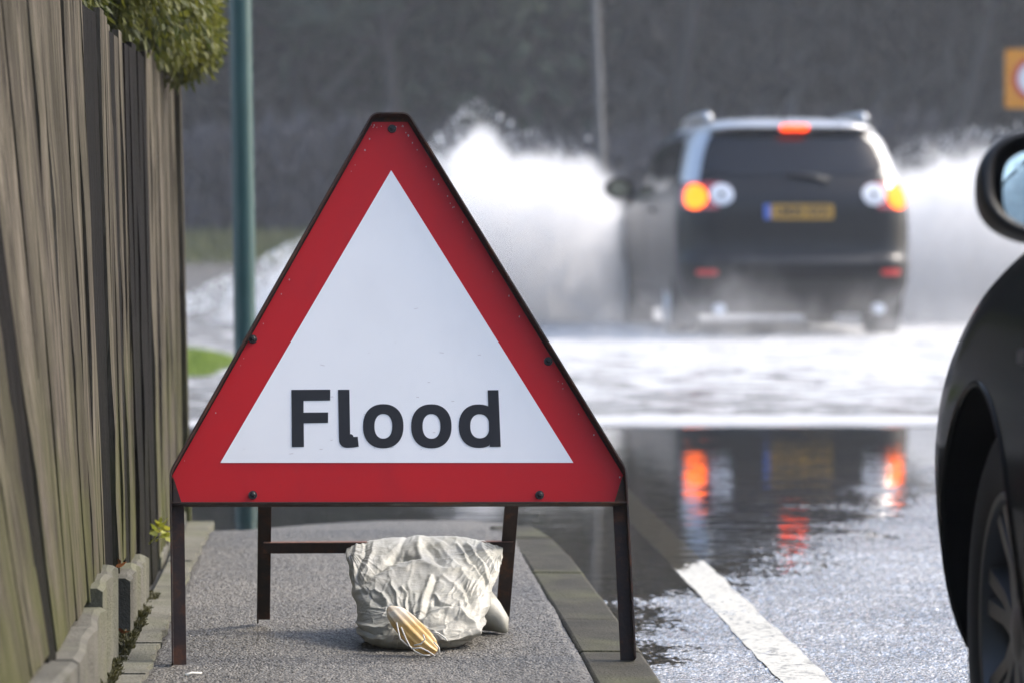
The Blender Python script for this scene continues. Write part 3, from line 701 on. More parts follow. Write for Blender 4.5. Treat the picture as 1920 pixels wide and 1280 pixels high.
for k in range(26):                                       # fine scratches
    u = random.uniform(-.3, .25); v = random.uniform(.40, .62) if k < 20 else random.uniform(.62, .8); L_ = random.uniform(.002, .009); a = random.uniform(-.3, .3)
    if abs(u) > .34*(1-(v-.385)/.585)-.02: continue
    mb.prism([(u, v), (u+L_*math.cos(a), v+L_*math.sin(a)), (u+L_*math.cos(a), v+L_*math.sin(a)+.0006), (u, v+.0006)], .0006, .0015, S, 1)
mb.build('white_triangle', [M['sign_white'], M['scuff']], sign)
for tri in ([(-.4325, .361), (-.4165, .3088), (-.432, .3088)], [(.4225, .3555), (.405, .303), (.4245, .303)]):   # corner gussets
    mb = MB().prism(tri, .0004, .004, S); mb.build('gusset', M['rust'], sign)
# lettering, in the pixel grid of a 440 x 180 px tracing at 1920/440 px per unit -> metres on the plate
def LT(x, y):                                            # tracing coordinates to plate coordinates
    px_i, py_i = 520 + x*440/1920, 700 + y*440/1920
    u = -.3436 + (px_i-413)/(1075-413)*(.3294+.3436); v = .3848 - (py_i-867)*(.5288-.4165)/(838-731) - .0055*(u/.34)*.5
    return u + .0205*(v-.385), v
def ell(cx_, cy_, rx_, ry_, n=48, p=2.25, a0=0, a1=360):
    out = []
    for k in range(n+1 if a1-a0 < 360 else n):
        t = R(a0+(a1-a0)*k/n); c, s = math.cos(t), math.sin(t)
        out.append((cx_+rx_*math.copysign(abs(c)**(2/p), c), cy_+ry_*math.copysign(abs(s)**(2/p), s)))
    return out
def ringmesh(mb, o_, i_):
    n_ = len(o_); vs_ = [S(*LT(*q), .0014) for q in o_]+[S(*LT(*q), .0014) for q in i_]+[S(*LT(*q), .0019) for q in o_]+[S(*LT(*q), .0019) for q in i_]
    fs = []
    for k in range(n_):
        j = (k+1) % n_; fs += [(2*n_+k, 2*n_+j, 3*n_+j, 3*n_+k), (k, n_+k, n_+j, j), (k, j, 2*n_+j, 2*n_+k), (n_+k, 3*n_+k, 3*n_+j, n_+j)]
    mb.add(vs_, fs)
mb = MB()
mb.prism([(105, 135), (423, 132), (423, 221), (205, 224), (206, 321), (407, 319), (407, 404), (208, 407), (212, 601), (113, 602)], .0014, .0019, lambda x, y, d: S(*LT(x, y), d)); mb.build('letter', M['sign_black'], sign)
lp = [(487, 133), (580, 132), (588, 495)] + [(590+26*math.sin(R(a))-0, 495+26*(1-math.cos(R(a)))) for a in (30, 60, 85)] + [(650, 517), (659, 597), (610, 605), (560, 607)] + [(560-62*math.sin(R(a)), 545+62*math.cos(R(a))) for a in (20, 40, 60, 80)] + [(497, 530)]
mb = MB().prism(lp, .0014, .0019, lambda x, y, d: S(*LT(x, y), d)); mb.build('letter', M['sign_black'], sign)
for dx in (0, 395):
    mb = MB(); ringmesh(mb, ell(859+dx, 430, 166, 180), ell(860+dx, 431, 73, 101)); mb.build('letter', M['sign_black'], sign)
mb = MB()
oo = ell(1645, 428, 166, 178, 40); ii = ell(1653, 429, 79, 99, 40); ringmesh(mb, [(min(x, 1735), y) for x, y in oo], [(min(x, 1728), y) for x, y in ii])
mb.prism([(1719, 133), (1808, 132), (1824, 597), (1733, 598)], .0019, .0021, lambda x, y, d: S(*LT(x, y), d)); mb.build('letter', M['sign_black'], sign)
for (u, v) in ((-.2802, .6297), (.2874, .5839), (-.0051, 1.0560), (-.2826, .3240), (.2627, .3200)):
    mb = MB(); c = S(u, v)
    mb.tube([S(u, v, .0005), S(u, v, .0035)], [.0085, .0080], 20); mb.tube([S(u, v, .0035), S(u, v, .0070), S(u, v, .0082)], [.0055, .0052, .003], 6)
    mb.build('bolt', M['bolt'], sign)
# rear legs (angle iron), hinged at the frame, with the crossbar
def leg_iron(p0, p1, w=.027, flip=1):
    p0, p1 = Vector(p0)-SO, Vector(p1)-SO; d = (p1-p0).normalized(); a = SU.copy(); a = (a-d*a.dot(d)).normalized(); b = d.cross(a).normalized()
    if b.y < 0: b = -b
    mb = MB(); t = .0035; a = a*flip
    for q in ([(0, 0), (w, 0), (w, t), (0, t)], [(0, t), (t, t), (t, w), (0, w)]):
        ext = .012 if q[1][0] < w else 0               # the side flange is cut a little longer
        vs_ = [p0-d*ext*(1 if k >= 0 else 0)+a*x+b*y for k, (x, y) in enumerate(q)] + [p1+a*x+b*y for x, y in q]
        mb.add(vs_, [(0, 1, 5, 4), (1, 2, 6, 5), (2, 3, 7, 6), (3, 0, 4, 7), (3, 2, 1, 0), (4, 5, 6, 7)])
    return mb.build('rear_leg', M['rust'], sign, bevel=.0008)
leg_iron((-.184, 7.065, .112), (-.1695, 6.776, .655), .0265, 1)
leg_iron((.331, 7.050, .112), (.3605, 6.787, .655), .0285, -1)
mb = MB(); q0 = Vector((-.168, 6.965, .2775))-SO; q1 = Vector((.335, 6.965, .2745))-SO
mb.box((q0.x, q0.y, q0.z-.010), (q1.x, q0.y+.026, q0.z+.002))
mb.build('crossbar', M['rustbar'], sign, bevel=.001)
mb = MB(); mb.box((q0.x, q0.y-.003, q0.z-.020), (q1.x, q0.y-.0005, q0.z+.0005)); mb.build('crossbar_flange', M['rust'], sign)

# ================================================================== SANDBAG
def PX(x, y, Y): return np.array([(x-650)*Y/6500, Y, H-(y-396)*Y/6500])
bag = empty('sandbag', PX(790, 1230, 6.72)); bag.location.z = .1
tag(bag, 'off-white cloth sandbag slung over the crossbar of the flood sign', 'sandbag')
BO = np.array(bag.location)
# rows down the front of the bag: (v, y_px at centre, sag at the sides px, x left, x right, depth, thickness)
rows = np.array([
    (-.16, 1012, 12, 655, 936, 7.03, .00), (-.07, 1006, 18, 651, 940, 7.000, .0), (0, 1007, 20, 650, 942, 6.965, .004),
    (.08, 1022, 16, 649, 942, 6.930, .012), (.20, 1050, 10, 652, 938, 6.880, .035), (.34, 1082, 9, 657, 930, 6.815, .070),
    (.48, 1113, 6, 663, 921, 6.755, .095), (.62, 1142, 4, 668, 913, 6.705, .110), (.76, 1170, 2, 670, 907, 6.668, .115),
    (.88, 1193, 0, 669, 900, 6.645, .115), (.96, 1209, -3, 676, 892, 6.643, .110), (1.02, 1219, -5, 690, 880, 6.660, .10), (1.08, 1219, -4, 705, 866, 6.700, .08)])
vv = np.linspace(-.16, 1.08, 280); aa = np.linspace(-1, 1, 340)
col = [np.interp(vv, rows[:, 0], rows[:, k]) for k in range(7)]
def sm(a, k=9):
    p = np.pad(a, k, mode='edge'); w = np.hanning(2*k+3)[1:-1]; return np.convolve(p, w/w.sum(), 'valid')
col = [sm(c, 8) for c in col]
A, V = np.meshgrid(aa, vv, indexing='ij')
th = A*R(128); s_ = np.sin(np.clip(th, -math.pi/2, math.pi/2)); over = np.maximum(np.abs(th)-math.pi/2, 0)
sx_ = np.sign(th)*np.abs(s_)**.82; depth = 1-np.abs(np.cos(np.clip(th, -math.pi/2, math.pi/2)))**.75 + over*.9
mid = (col[3]+col[4])/2; hw = (col[4]-col[3])/2
PXx = mid[None]+sx_*hw[None]*(1-.10*over); PXy = col[1][None]+col[2][None]*np.abs(sx_)**2.6
Yd = col[5][None]+col[6][None]*depth
Pb = np.stack([(PXx-650)*Yd/6500, Yd, H-(PXy-396)*col[5][None]/6500], -1)
Pb[..., 2] = np.maximum(Pb[..., 2]-.012*over, .1015)
du = np.gradient(Pb, axis=0); dv = np.gradient(Pb, axis=1); NN = np.cross(du, dv); NN = unit(NN)
if NN[170, 140, 1] > 0: NN = -NN
def seg(px, py, line):
    best = np.full(px.shape, 1e9)
    for (x0, y0), (x1, y1) in zip(line[:-1], line[1:]):
        dx, dy = x1-x0, y1-y0; t = np.clip(((px-x0)*dx+(py-y0)*dy)/(dx*dx+dy*dy), 0, 1)
        best = np.minimum(best, np.hypot(px-x0-t*dx, py-y0-t*dy))
    return best
zx = (PXx-620)*4.571; zy = (PXy-980)*4.571               # close-up tracing coordinates of the folds
wx_ = zx+14*fbm(zx/90, zy/90, 2, 81); wy_ = zy+14*fbm(zx/90, zy/90, 2, 83)
FOLDS = [
    ([(230, 650), (420, 500), (560, 420), (740, 365), (900, 395), (1100, 440), (1260, 600), (1320, 760)], .011, 55),
    ([(240, 560), (400, 430), (560, 300), (740, 315)], -.010, 30), ([(540, 330), (640, 300), (760, 345)], -.007, 22),
    ([(760, 130), (745, 220), (775, 340)], .007, 34), ([(650, 140), (600, 230), (520, 320)], -.005, 22), ([(830, 200), (870, 280), (960, 380)], -.008, 28),
    ([(930, 190), (1010, 300), (1120, 430)], .004, 26), ([(1180, 190), (1290, 360), (1350, 560)], .006, 20), ([(1080, 200), (1170, 330), (1290, 520)], .006, 20),
    ([(1290, 210), (1370, 330), (1400, 430)], .005, 20), ([(1130, 210), (1230, 360), (1325, 560)], -.005, 16), ([(1240, 220), (1330, 370), (1385, 500)], -.004, 15),
    ([(220, 200), (190, 330), (215, 520)], .005, 22), ([(370, 200), (330, 330), (260, 480)], .005, 26), ([(290, 200), (255, 340), (225, 520)], -.005, 20),
    ([(590, 740), (540, 600), (520, 530)], .007, 18), ([(640, 740), (640, 600), (600, 560)], .006, 16), ([(690, 780), (660, 660), (630, 560)], -.004, 14),
    ([(750, 850), (775, 700), (850, 470)], .009, 20), ([(715, 800), (730, 640)], .005, 14), ([(800, 830), (850, 650), (900, 500)], -.007, 20),
    ([(480, 690), (390, 600)], .006, 18), ([(440, 720), (330, 640), (240, 660)], -.005, 22),
    ([(800, 850), (960, 770), (1090, 770), (1190, 880), (1230, 980)], .012, 40), ([(890, 690), (1000, 715), (1060, 735)], -.012, 26), ([(880, 620), (930, 680), (1060, 730)], .006, 18),
    ([(830, 905), (960, 885), (1060, 840)], -.004, 16), ([(830, 940), (960, 930)], .003, 12),
    ([(930, 1010), (1080, 1015), (1200, 990), (1290, 900)], .008, 20), ([(940, 1045), (1180, 1050)], -.007, 16),
    ([(225, 900), (400, 920), (520, 890)], .006, 24), ([(240, 985), (450, 1010)], .006, 20), ([(230, 945), (430, 965)], -.005, 16),
    ([(1230, 640), (1270, 800), (1240, 960)], .005, 28), ([(1130, 560), (1190, 700)], -.004, 20), ([(960, 470), (1100, 600), (1180, 720)], .004, 22)]
disp = np.zeros_like(zx)
for line, amp, w in FOLDS:
    dd = seg(wx_, wy_, line); disp += amp*.72*(.55*np.exp(-(dd/w)**2)+.45*np.exp(-1.6*(dd/w)**1.1))
disp += .0008*fbm(zx/140, zy/100, 2, 91) + .0003*(1-np.abs(fbm(zx/75, zy/38, 3, 95)))**2
for (ox, oy, k, ph, r0, r1, am) in ((640, 800, 9, 3, 90, 420, .0020), (1440, 260, 16, 7, 60, 520, .0026), (150, 250, 14, 11, 60, 420, .0018), (760, 60, 10, 5, 80, 320, .0012)):
    rr_ = np.hypot(zx-ox, zy-oy); tq = np.arctan2(zy-oy, zx-ox)
    rid = 1-np.abs(fbm(tq*k/2+.3*fbm(zx/120, zy/120, 2, ph+50), rr_/260, 2, ph)); disp += am*np.maximum(rid-.45, 0)*1.8*np.exp(-((rr_-r0)/r1)**2)*sstep(20, r0, rr_)
for (sxx, syy, am, sd) in ((70, 150, .0016, 131), (46, 80, .0010, 137), (150, 60, .0010, 141)):
    rid = 1-np.abs(vnoise((zx+.35*zy+18*fbm(zx/70, zy/70, 2, sd+1))/sxx, zy/syy, sd)); disp += am*np.clip(rid, 0, 1)**7*sstep(-.4, .3, vnoise(zx/130, zy/130, sd+2))
disp *= np.clip(1-over*1.2, 0, 1)*np.clip((V+.2)/.2, 0, 1)
Pb = Pb + NN*disp[..., None]; Pb[..., 2] = np.maximum(Pb[..., 2], .1012+.0006*np.abs(vnoise(zx/8, zy/8)))
grid_obj('sack_front', Pb-BO, M['cloth'], bag)
# the half that hangs behind the bar: a flat-bottomed pouch with a corner poking out past the leg
th_, ph_ = np.meshgrid(np.linspace(0, 2*math.pi, 72, endpoint=False), np.linspace(0, math.pi, 40), indexing='ij')
sq = lambda q, e: np.sign(q)*np.abs(q)**e
ex = .128*sq(np.cos(th_), .8)*sq(np.sin(ph_), .8); ey = .085*sq(np.sin(th_), .8)*sq(np.sin(ph_), .8); ez = .095*sq(np.cos(ph_), .8)
tp_ = np.clip((ez+.095)/.19, 0, 1)
P2 = np.stack([.168+ex*(1-.25*tp_), 7.005+ey*(1-.55*tp_)-.02*tp_, .19+ez], -1)
P2[..., 2] = np.maximum(P2[..., 2]+.004*fbm(P2[..., 0]*25, P2[..., 2]*25, 3, 97), .1012)
P2[..., 1] += .006*fbm(P2[..., 0]*30, P2[..., 2]*18, 3, 98)
grid_obj('sack_rear', (P2-BO).transpose(1, 0, 2), M['cloth'], bag, wrap=True)
tipP = [PX(900, 1178, 6.93), PX(920, 1184, 6.92), PX(938, 1187, 6.90), PX(949, 1192, 6.885)]
tipP = [p*[1, 1, 0]+[0, 0, .1+r] for p, r in zip(tipP, (.045, .034, .022, .006))]
MB().tube([p-BO for p in tipP], [.045, .033, .021, .004], 16).build('sack_corner', M['cloth'], bag, smooth=True)
# tied neck: a pleated amber tongue lying on the front
cl_ = [(730, 1139, 6.652, .006), (740, 1149, 6.628, .018), (757, 1168, 6.606, .024), (776, 1188, 6.588, .026), (794, 1206, 6.574, .025), (807, 1217, 6.568, .020), (818, 1224, 6.568, .011)]
K = 60; tt = np.linspace(0, 1, K); ctr = np.array([PX(x, y, Y) for x, y, Y, r in cl_]); ti = np.linspace(0, 1, len(cl_))
ctr = np.stack([sm(np.interp(tt, ti, ctr[:, k]), 4) for k in range(3)], -1); rad = sm(np.interp(tt, ti, [c[3] for c in cl_]), 3)
ctr[:, 2] = np.maximum(ctr[:, 2], .1+rad*.55)
tg = unit(np.gradient(ctr, axis=0)); ax = unit(np.cross(tg, np.array([0, -.75, .65]))); bx_ = np.cross(ax, tg)
q = np.linspace(0, 2*math.pi, 56, endpoint=False)
cr_ = lambda k, p: np.abs(np.sin(q*k+p))**.7
pl_ = 1.08-(.26*cr_(4.5, .3)+.16*cr_(8, 1.1)*np.sin(q*2+.6)**2)[None]*np.clip(tt*2.2, .1, 1)[:, None]+.10*(vnoise(q*3, q*0, 5)[None]*np.clip(tt*3-2, 0, 1)[:, None])
Pt = ctr[:, None]+(ax[:, None]*np.cos(q)[None, :, None]+bx_[:, None]*np.sin(q)[None, :, None]*.50)*(rad[:, None]*pl_)[..., None]
Pt[..., 2] = np.maximum(Pt[..., 2], .1015)
nk = grid_obj('tied_neck', Pt-BO, M['amber'], bag, wrap=True)
def zpt(x, y, Y, lift=0):
    p = PX(620+x/4.571, 980+y/4.571, Y); p[2] = max(p[2], .1025)+lift; return p-BO
for line, Y in (([(600, 900), (640, 1000), (672, 1062), (720, 1110), (790, 1150), (850, 1188)], 6.556), ([(870, 945), (920, 955), (965, 985), (998, 1020)], 6.56),
                ([(690, 1085), (770, 1080), (830, 1110), (890, 1150)], 6.545), ([(790, 965), (802, 1010), (770, 1045), (710, 1058)], 6.545), ([(560, 860), (590, 1000), (660, 1065)], 6.572), ([(880, 1030), (925, 1080), (930, 1140)], 6.55)):
    P3 = [zpt(x, y, Y) for x, y in line]
    MB().tube(P3, .0014, 8).build('tie_string', M['string'], bag, smooth=True)

# ================================================================== CARS
def pchip(xs, ys):
    xs = np.array(xs, float); ys = np.array(ys, float); h = np.diff(xs); dl = np.diff(ys)/h; m = np.zeros_like(xs)
    for i in range(1, len(xs)-1):
        m[i] = 0 if dl[i-1]*dl[i] <= 0 else 2*dl[i-1]*dl[i]/(dl[i-1]+dl[i])
    m[0], m[-1] = dl[0], dl[-1]
    def f(x):
        x = np.clip(x, xs[0], xs[-1]); i = np.clip(np.searchsorted(xs, x)-1, 0, len(xs)-2); t = (x-xs[i])/h[i]
        return (1+2*t)*(1-t)**2*ys[i]+t*(1-t)**2*h[i]*m[i]+t*t*(3-2*t)*ys[i+1]+t*t*(t-1)*h[i]*m[i+1]
    return f
class Body:
    """car body as a stack of plan outlines: rear yr(z), nose yf(z), half width w(z), corner sizes"""
    def __init__(s, T, cr, cf, bow, taper, ym, yh):
        z = [r[0] for r in T]; s.z0, s.z1 = z[0], z[-1]
        s.yr, s.yf, s.w = (pchip(z, [r[k] for r in T]) for k in (1, 2, 3))
        s.cr, s.cf = cr, cf; s.bow = bow; s.tp = taper; s.ym, s.yh = ym, yh
    def outline(s, z):
        """right half, from the rear centre round to the nose centre"""
        a, b, w = float(s.yr(z)), float(s.yf(z)), float(s.w(z)); L = b-a
        rx, ry = min(s.cr[0], w*.8), min(s.cr[1], L*.35); qx, qy = min(s.cf[0], w*.9), min(s.cf[1], L*.45)
        t = np.linspace(0, 1, 10)[:-1]; P = [np.stack([t*(w-rx), a+0*t], -1)]
        q = np.linspace(0, math.pi/2, 14)[:-1]; P.append(np.stack([w-rx+rx*np.sin(q)**.85, a+ry*(1-np.cos(q)**.85)], -1))
        t = np.linspace(0, 1, 60)[:-1]; P.append(np.stack([w+0*t, a+ry+t*(L-ry-qy)], -1))
        q = np.linspace(0, math.pi/2, 22)[:-1]; P.append(np.stack([w-qx+qx*np.cos(q)**.8, b-qy+qy*np.sin(q)**.8], -1))
        t = np.linspace(1, 0, 10); P.append(np.stack([t*(w-qx), b+0*t], -1))
        P = np.concatenate(P); u = P[:, 0]/w
        P[:, 1] += s.bow[0]*u**2*(P[:, 1] < a+ry+.01) - s.bow[1]*0
        P[:, 0] *= 1-s.tp*np.abs((P[:, 1]-s.ym)/s.yh)**3
        return P
    def mesh(s, name, mats, parent, zs):
        rows = []
        for z in zs:
            P = s.outline(z); Lf = P[-2:0:-1]*[-1, 1]; Q = np.concatenate([P, Lf]); rows.append(np.concatenate([Q, np.full((len(Q), 1), z)], 1))
        n = len(rows[0]); mb = MB(); k = len(rows)
        mb.add(np.concatenate(rows), [(i*n+j, i*n+(j+1) % n, (i+1)*n+(j+1) % n, (i+1)*n+j) for i in range(k-1) for j in range(n)] + [tuple(range(n))[::-1], tuple((k-1)*n+j for j in range(n))])
        return mb.build(name, mats, parent, smooth=True)
    def rear(s, p, z):
        P = s.outline(z); d = np.concatenate([[0], np.cumsum(np.hypot(*np.diff(P, axis=0).T))])
        return np.array([math.copysign(1, p)*np.interp(abs(p), d, P[:, 0]), np.interp(abs(p), d, P[:, 1]), z])
    def front(s, p, z):
        P = s.outline(z)[::-1]; d = np.concatenate([[0], np.cumsum(np.hypot(*np.diff(P, axis=0).T))])
        return np.array([math.copysign(1, p)*np.interp(abs(p), d, P[:, 0]), np.interp(abs(p), d, P[:, 1]), z])
    def side(s, y, z, sg):
        P = s.outline(z); i0 = int(np.argmax(P[:, 0] > P[:, 0].max()*.80)); P = P[i0:]; j = int(np.argmax(P[:, 1])); P = P[:j+1]
        return np.array([sg*np.interp(y, P[:, 1], P[:, 0]), y, z])
    def patch(s, name, kind, outline, off, mat, parent, sg=-1, rings=7, label=None):
        fn = {'rear': s.rear, 'front': s.front, 'side': lambda y, z: s.side(y, z, sg)}[kind]
        O = np.array(outline, float); O = np.concatenate([np.linspace(O[i], O[(i+1) % len(O)], 7)[:-1] for i in range(len(O))]); c = O.mean(0)
        def pt(q, o):
            e = .012; a = fn(q[0]+e, q[1])-fn(q[0]-e, q[1]); b = fn(q[0], q[1]+e)-fn(q[0], q[1]-e); nn = np.cross(a, b); nn /= np.linalg.norm(nn)+1e-9
            P = fn(q[0], q[1]); ref = P-np.array([0, s.ym, .7])
            if nn @ ref < 0: nn = -nn
            return P+nn*o
        m = len(O); vs_ = [pt(c, off)]
        for r in range(1, rings+1): vs_ += [pt(c+(q-c)*r/rings, off) for q in O]
        vs_ += [pt(c+(q-c)*1.0, -.008) for q in O]
        fs = [(0, 1+j, 1+(j+1) % m) for j in range(m)]
        for r in range(rings): fs += [(1+r*m+j, 1+(r+1)*m+j, 1+(r+1)*m+(j+1) % m, 1+r*m+(j+1) % m) for j in range(m)]
        o = MB().add(vs_, fs).build(name, mat, parent, smooth=True, angle=40)
        if label: o['label'] = label
        return o
def rquad(x0, x1, z0, z1, r=.3, n=6, skew=0, top=0):
    """rounded quad in patch coordinates; top shrinks the upper edge"""
    out = []; cx_, cz_ = (x0+x1)/2, (z0+z1)/2; a, b = (x1-x0)/2, (z1-z0)/2
    for k in range(4*n):
        t = 2*math.pi*(k+.5)/(4*n); c, s_ = math.cos(t), math.sin(t); e = r
        x, z = math.copysign(abs(c)**e, c), math.copysign(abs(s_)**e, s_)
        out.append((cx_+a*x*(1-top*(z+1)/2)+skew*z*b, cz_+b*z))
    return out
def cut_arches(o, cuts):
    """cuts: (x0, x1, y, z, r); returns the body with the wheel arches really cut out"""
    tmp = []
    for x0, x1, y, z, r in cuts:
        c = MB().lathe([(x0, 1e-4), (x0, r), (x1, r), (x1, 1e-4)], 'x', (0, y, z), 56).build('cut', M['arch']); c.parent = o.parent
        md = o.modifiers.new('cut', 'BOOLEAN'); md.object = c; md.operation = 'DIFFERENCE'; md.solver = 'EXACT'; md.material_mode = 'TRANSFER'; tmp.append(c)
    bpy.context.view_layer.update()
    me = bpy.data.meshes.new_from_object(o.evaluated_get(bpy.context.evaluated_depsgraph_get()))
    o.modifiers.clear(); o.data = me
    for c in tmp: bpy.data.objects.remove(c)
    me.set_sharp_from_angle(angle=R(35)); return o
def wheel(parent, x, y, z, r, rim, w, sg, spokes=5, mat='alloy'):
    """wheel with its outer face on the side sg (-1 left)"""
    wl_ = empty('wheel', (x, y, z)); wl_.parent = parent
    rd = lambda a, q: (sg*a, q)
    tp = [(-w, rim), (-w, r*.93), (-w*.93, r*.985), (-w*.5, r), (-w*.12, r*.99), (-.006, r*.94), (.004, r*.86), (.003, rim*1.06), (-.006, rim*1.0)]
    MB().lathe([rd(*q) for q in tp], 'x', n=72, close=True).build('tyre', M['tyre'], wl_, smooth=True, angle=40)
    rp = [(-.004, rim*1.0), (-.001, rim*.985), (-.004, rim*.95), (-.022, rim*.925), (-.10, rim*.88), (-w*.95, rim*.86)]
    mb = MB().lathe([rd(*q) for q in rp], 'x', n=72)
    for k in range(spokes):
        a = 2*math.pi*(k+.25)/spokes
        for da in (-.13, .13):
            ca, sa = math.cos(a+da), math.sin(a+da); u = np.array([ca, sa]); t_ = np.array([-sa, ca]); vs_ = []
            for rr_, hw_, x0, x1 in ((rim*.16, .022, -.052, -.020), (rim*.55, .017, -.050, -.022), (rim*.93, .020, -.045, -.012)):
                for s1, xx in ((-1, x0), (1, x0), (.65, x1), (-.65, x1)):
                    q = u*rr_+t_*hw_*s1; vs_.append((sg*xx, q[0], q[1]))
            mb.add(vs_, [(4*i+j, 4*i+(j+1) % 4, 4*i+4+(j+1) % 4, 4*i+4+j) for i in range(2) for j in range(4)] + [(3, 2, 1, 0), (8, 9, 10, 11)])
    mb.lathe([rd(-.06, .001), rd(-.06, rim*.26), rd(-.024, rim*.24), rd(-.016, rim*.15), rd(-.014, .001)], 'x', n=32)
    mb.build('rim', M[mat], wl_, smooth=True, angle=35)
    MB().lathe([rd(-.13, .001), rd(-.13, rim*.80), rd(-.115, rim*.80), rd(-.112, .001)], 'x', n=48).build('brake_disc', M['trim'], wl_, smooth=True, angle=35)
    return wl_

# ------------------------------------------------------------------ the car driving away through the flood
suv = empty('flooded_car', (3.375, 25.68, -.03), R(2.3))
tag(suv, 'black compact off-road car driving away through the flood with its brake lights on', 'car')
T = [(.20, .20, 4.20, .78), (.28, .10, 4.34, .84), (.38, .03, 4.42, .885), (.50, .0, 4.44, .905), (.585, .0, 4.43, .912), (.62, .018, 4.42, .914), (.66, .050, 4.40, .916), (.74, .062, 4.36, .918),
     (.86, .068, 4.24, .918), (.96, .073, 4.0, .912), (1.02, .078, 3.6, .905), (1.06, .084, 3.42, .898), (1.12, .11, 3.28, .880), (1.20, .155, 3.18, .856), (1.26, .19, 3.10, .838), (1.40, .275, 2.88, .795), (1.52, .345, 2.66, .742),
     (1.565, .36, 2.56, .705), (1.585, .30, 2.50, .682), (1.61, .27, 2.44, .648), (1.635, .31, 2.36, .60), (1.66, .46, 2.2, .51), (1.68, .72, 2.05, .37), (1.69, 1.0, 1.9, .2)]
B = Body(T, (.26, .30), (.55, .62), (.06, 0), .05, 2.2, 2.2)
zs = np.unique(np.concatenate([np.linspace(.20, 1.6, 90), np.linspace(1.56, 1.69, 28)]))
body = B.mesh('body', [M['paint_suv'], M['arch']], suv, zs)
WZ = .345
cut_arches(body, [(-1.1, -.60, .87, WZ, .40), (.60, 1.1, .87, WZ, .40), (-1.1, -.60, 3.56, WZ, .40), (.60, 1.1, 3.56, WZ, .40)])
for x, y, sg in ((-.885, .87, -1), (.885, .87, 1), (-.885, 3.56, -1), (.885, 3.56, 1)): wheel(suv, x, y, WZ, .345, .225, .215, sg)
def split_part(o, name, mat, test):
    """moves the faces that pass the test into a part of their own"""
    b = bmesh.new(); b.from_mesh(o.data); sel = [f for f in b.faces if test(f.calc_center_median())]
    b2 = bmesh.new(); vm = {}
    for f in sel:
        for v in f.verts:
            if v not in vm: vm[v] = b2.verts.new(v.co)
        b2.faces.new([vm[v] for v in f.verts]).smooth = True
    bmesh.ops.delete(b, geom=sel, context='FACES'); b.to_mesh(o.data); b.free()
    me = bpy.data.meshes.new(name); b2.to_mesh(me); b2.free(); me.materials.append(mat)
    p = bpy.data.objects.new(name, me); COL.objects.link(p); p.parent = o.parent; return p
roof_ = split_part(body, 'roof', M['paint_sky_sheen'], lambda c: c.z > 1.582 or (c.z > 1.19+.25*max(0, c.y-.45) and c.y < .95 and abs(c.x) > .735-.12*(c.z-1.2)/.35))
roof_['label'] = 'roof and rear pillars painted pale for reflected sky'
B.patch('rear_window', 'rear', rquad(-.71, .71, 1.24, 1.545, .45, 7, 0, .15), .004, M['glass'], suv)
tg_ = B.patch('tailgate_panel', 'rear', rquad(-.60, .60, .68, 1.16, .22, 6), .005, M['paint_suv'], suv)
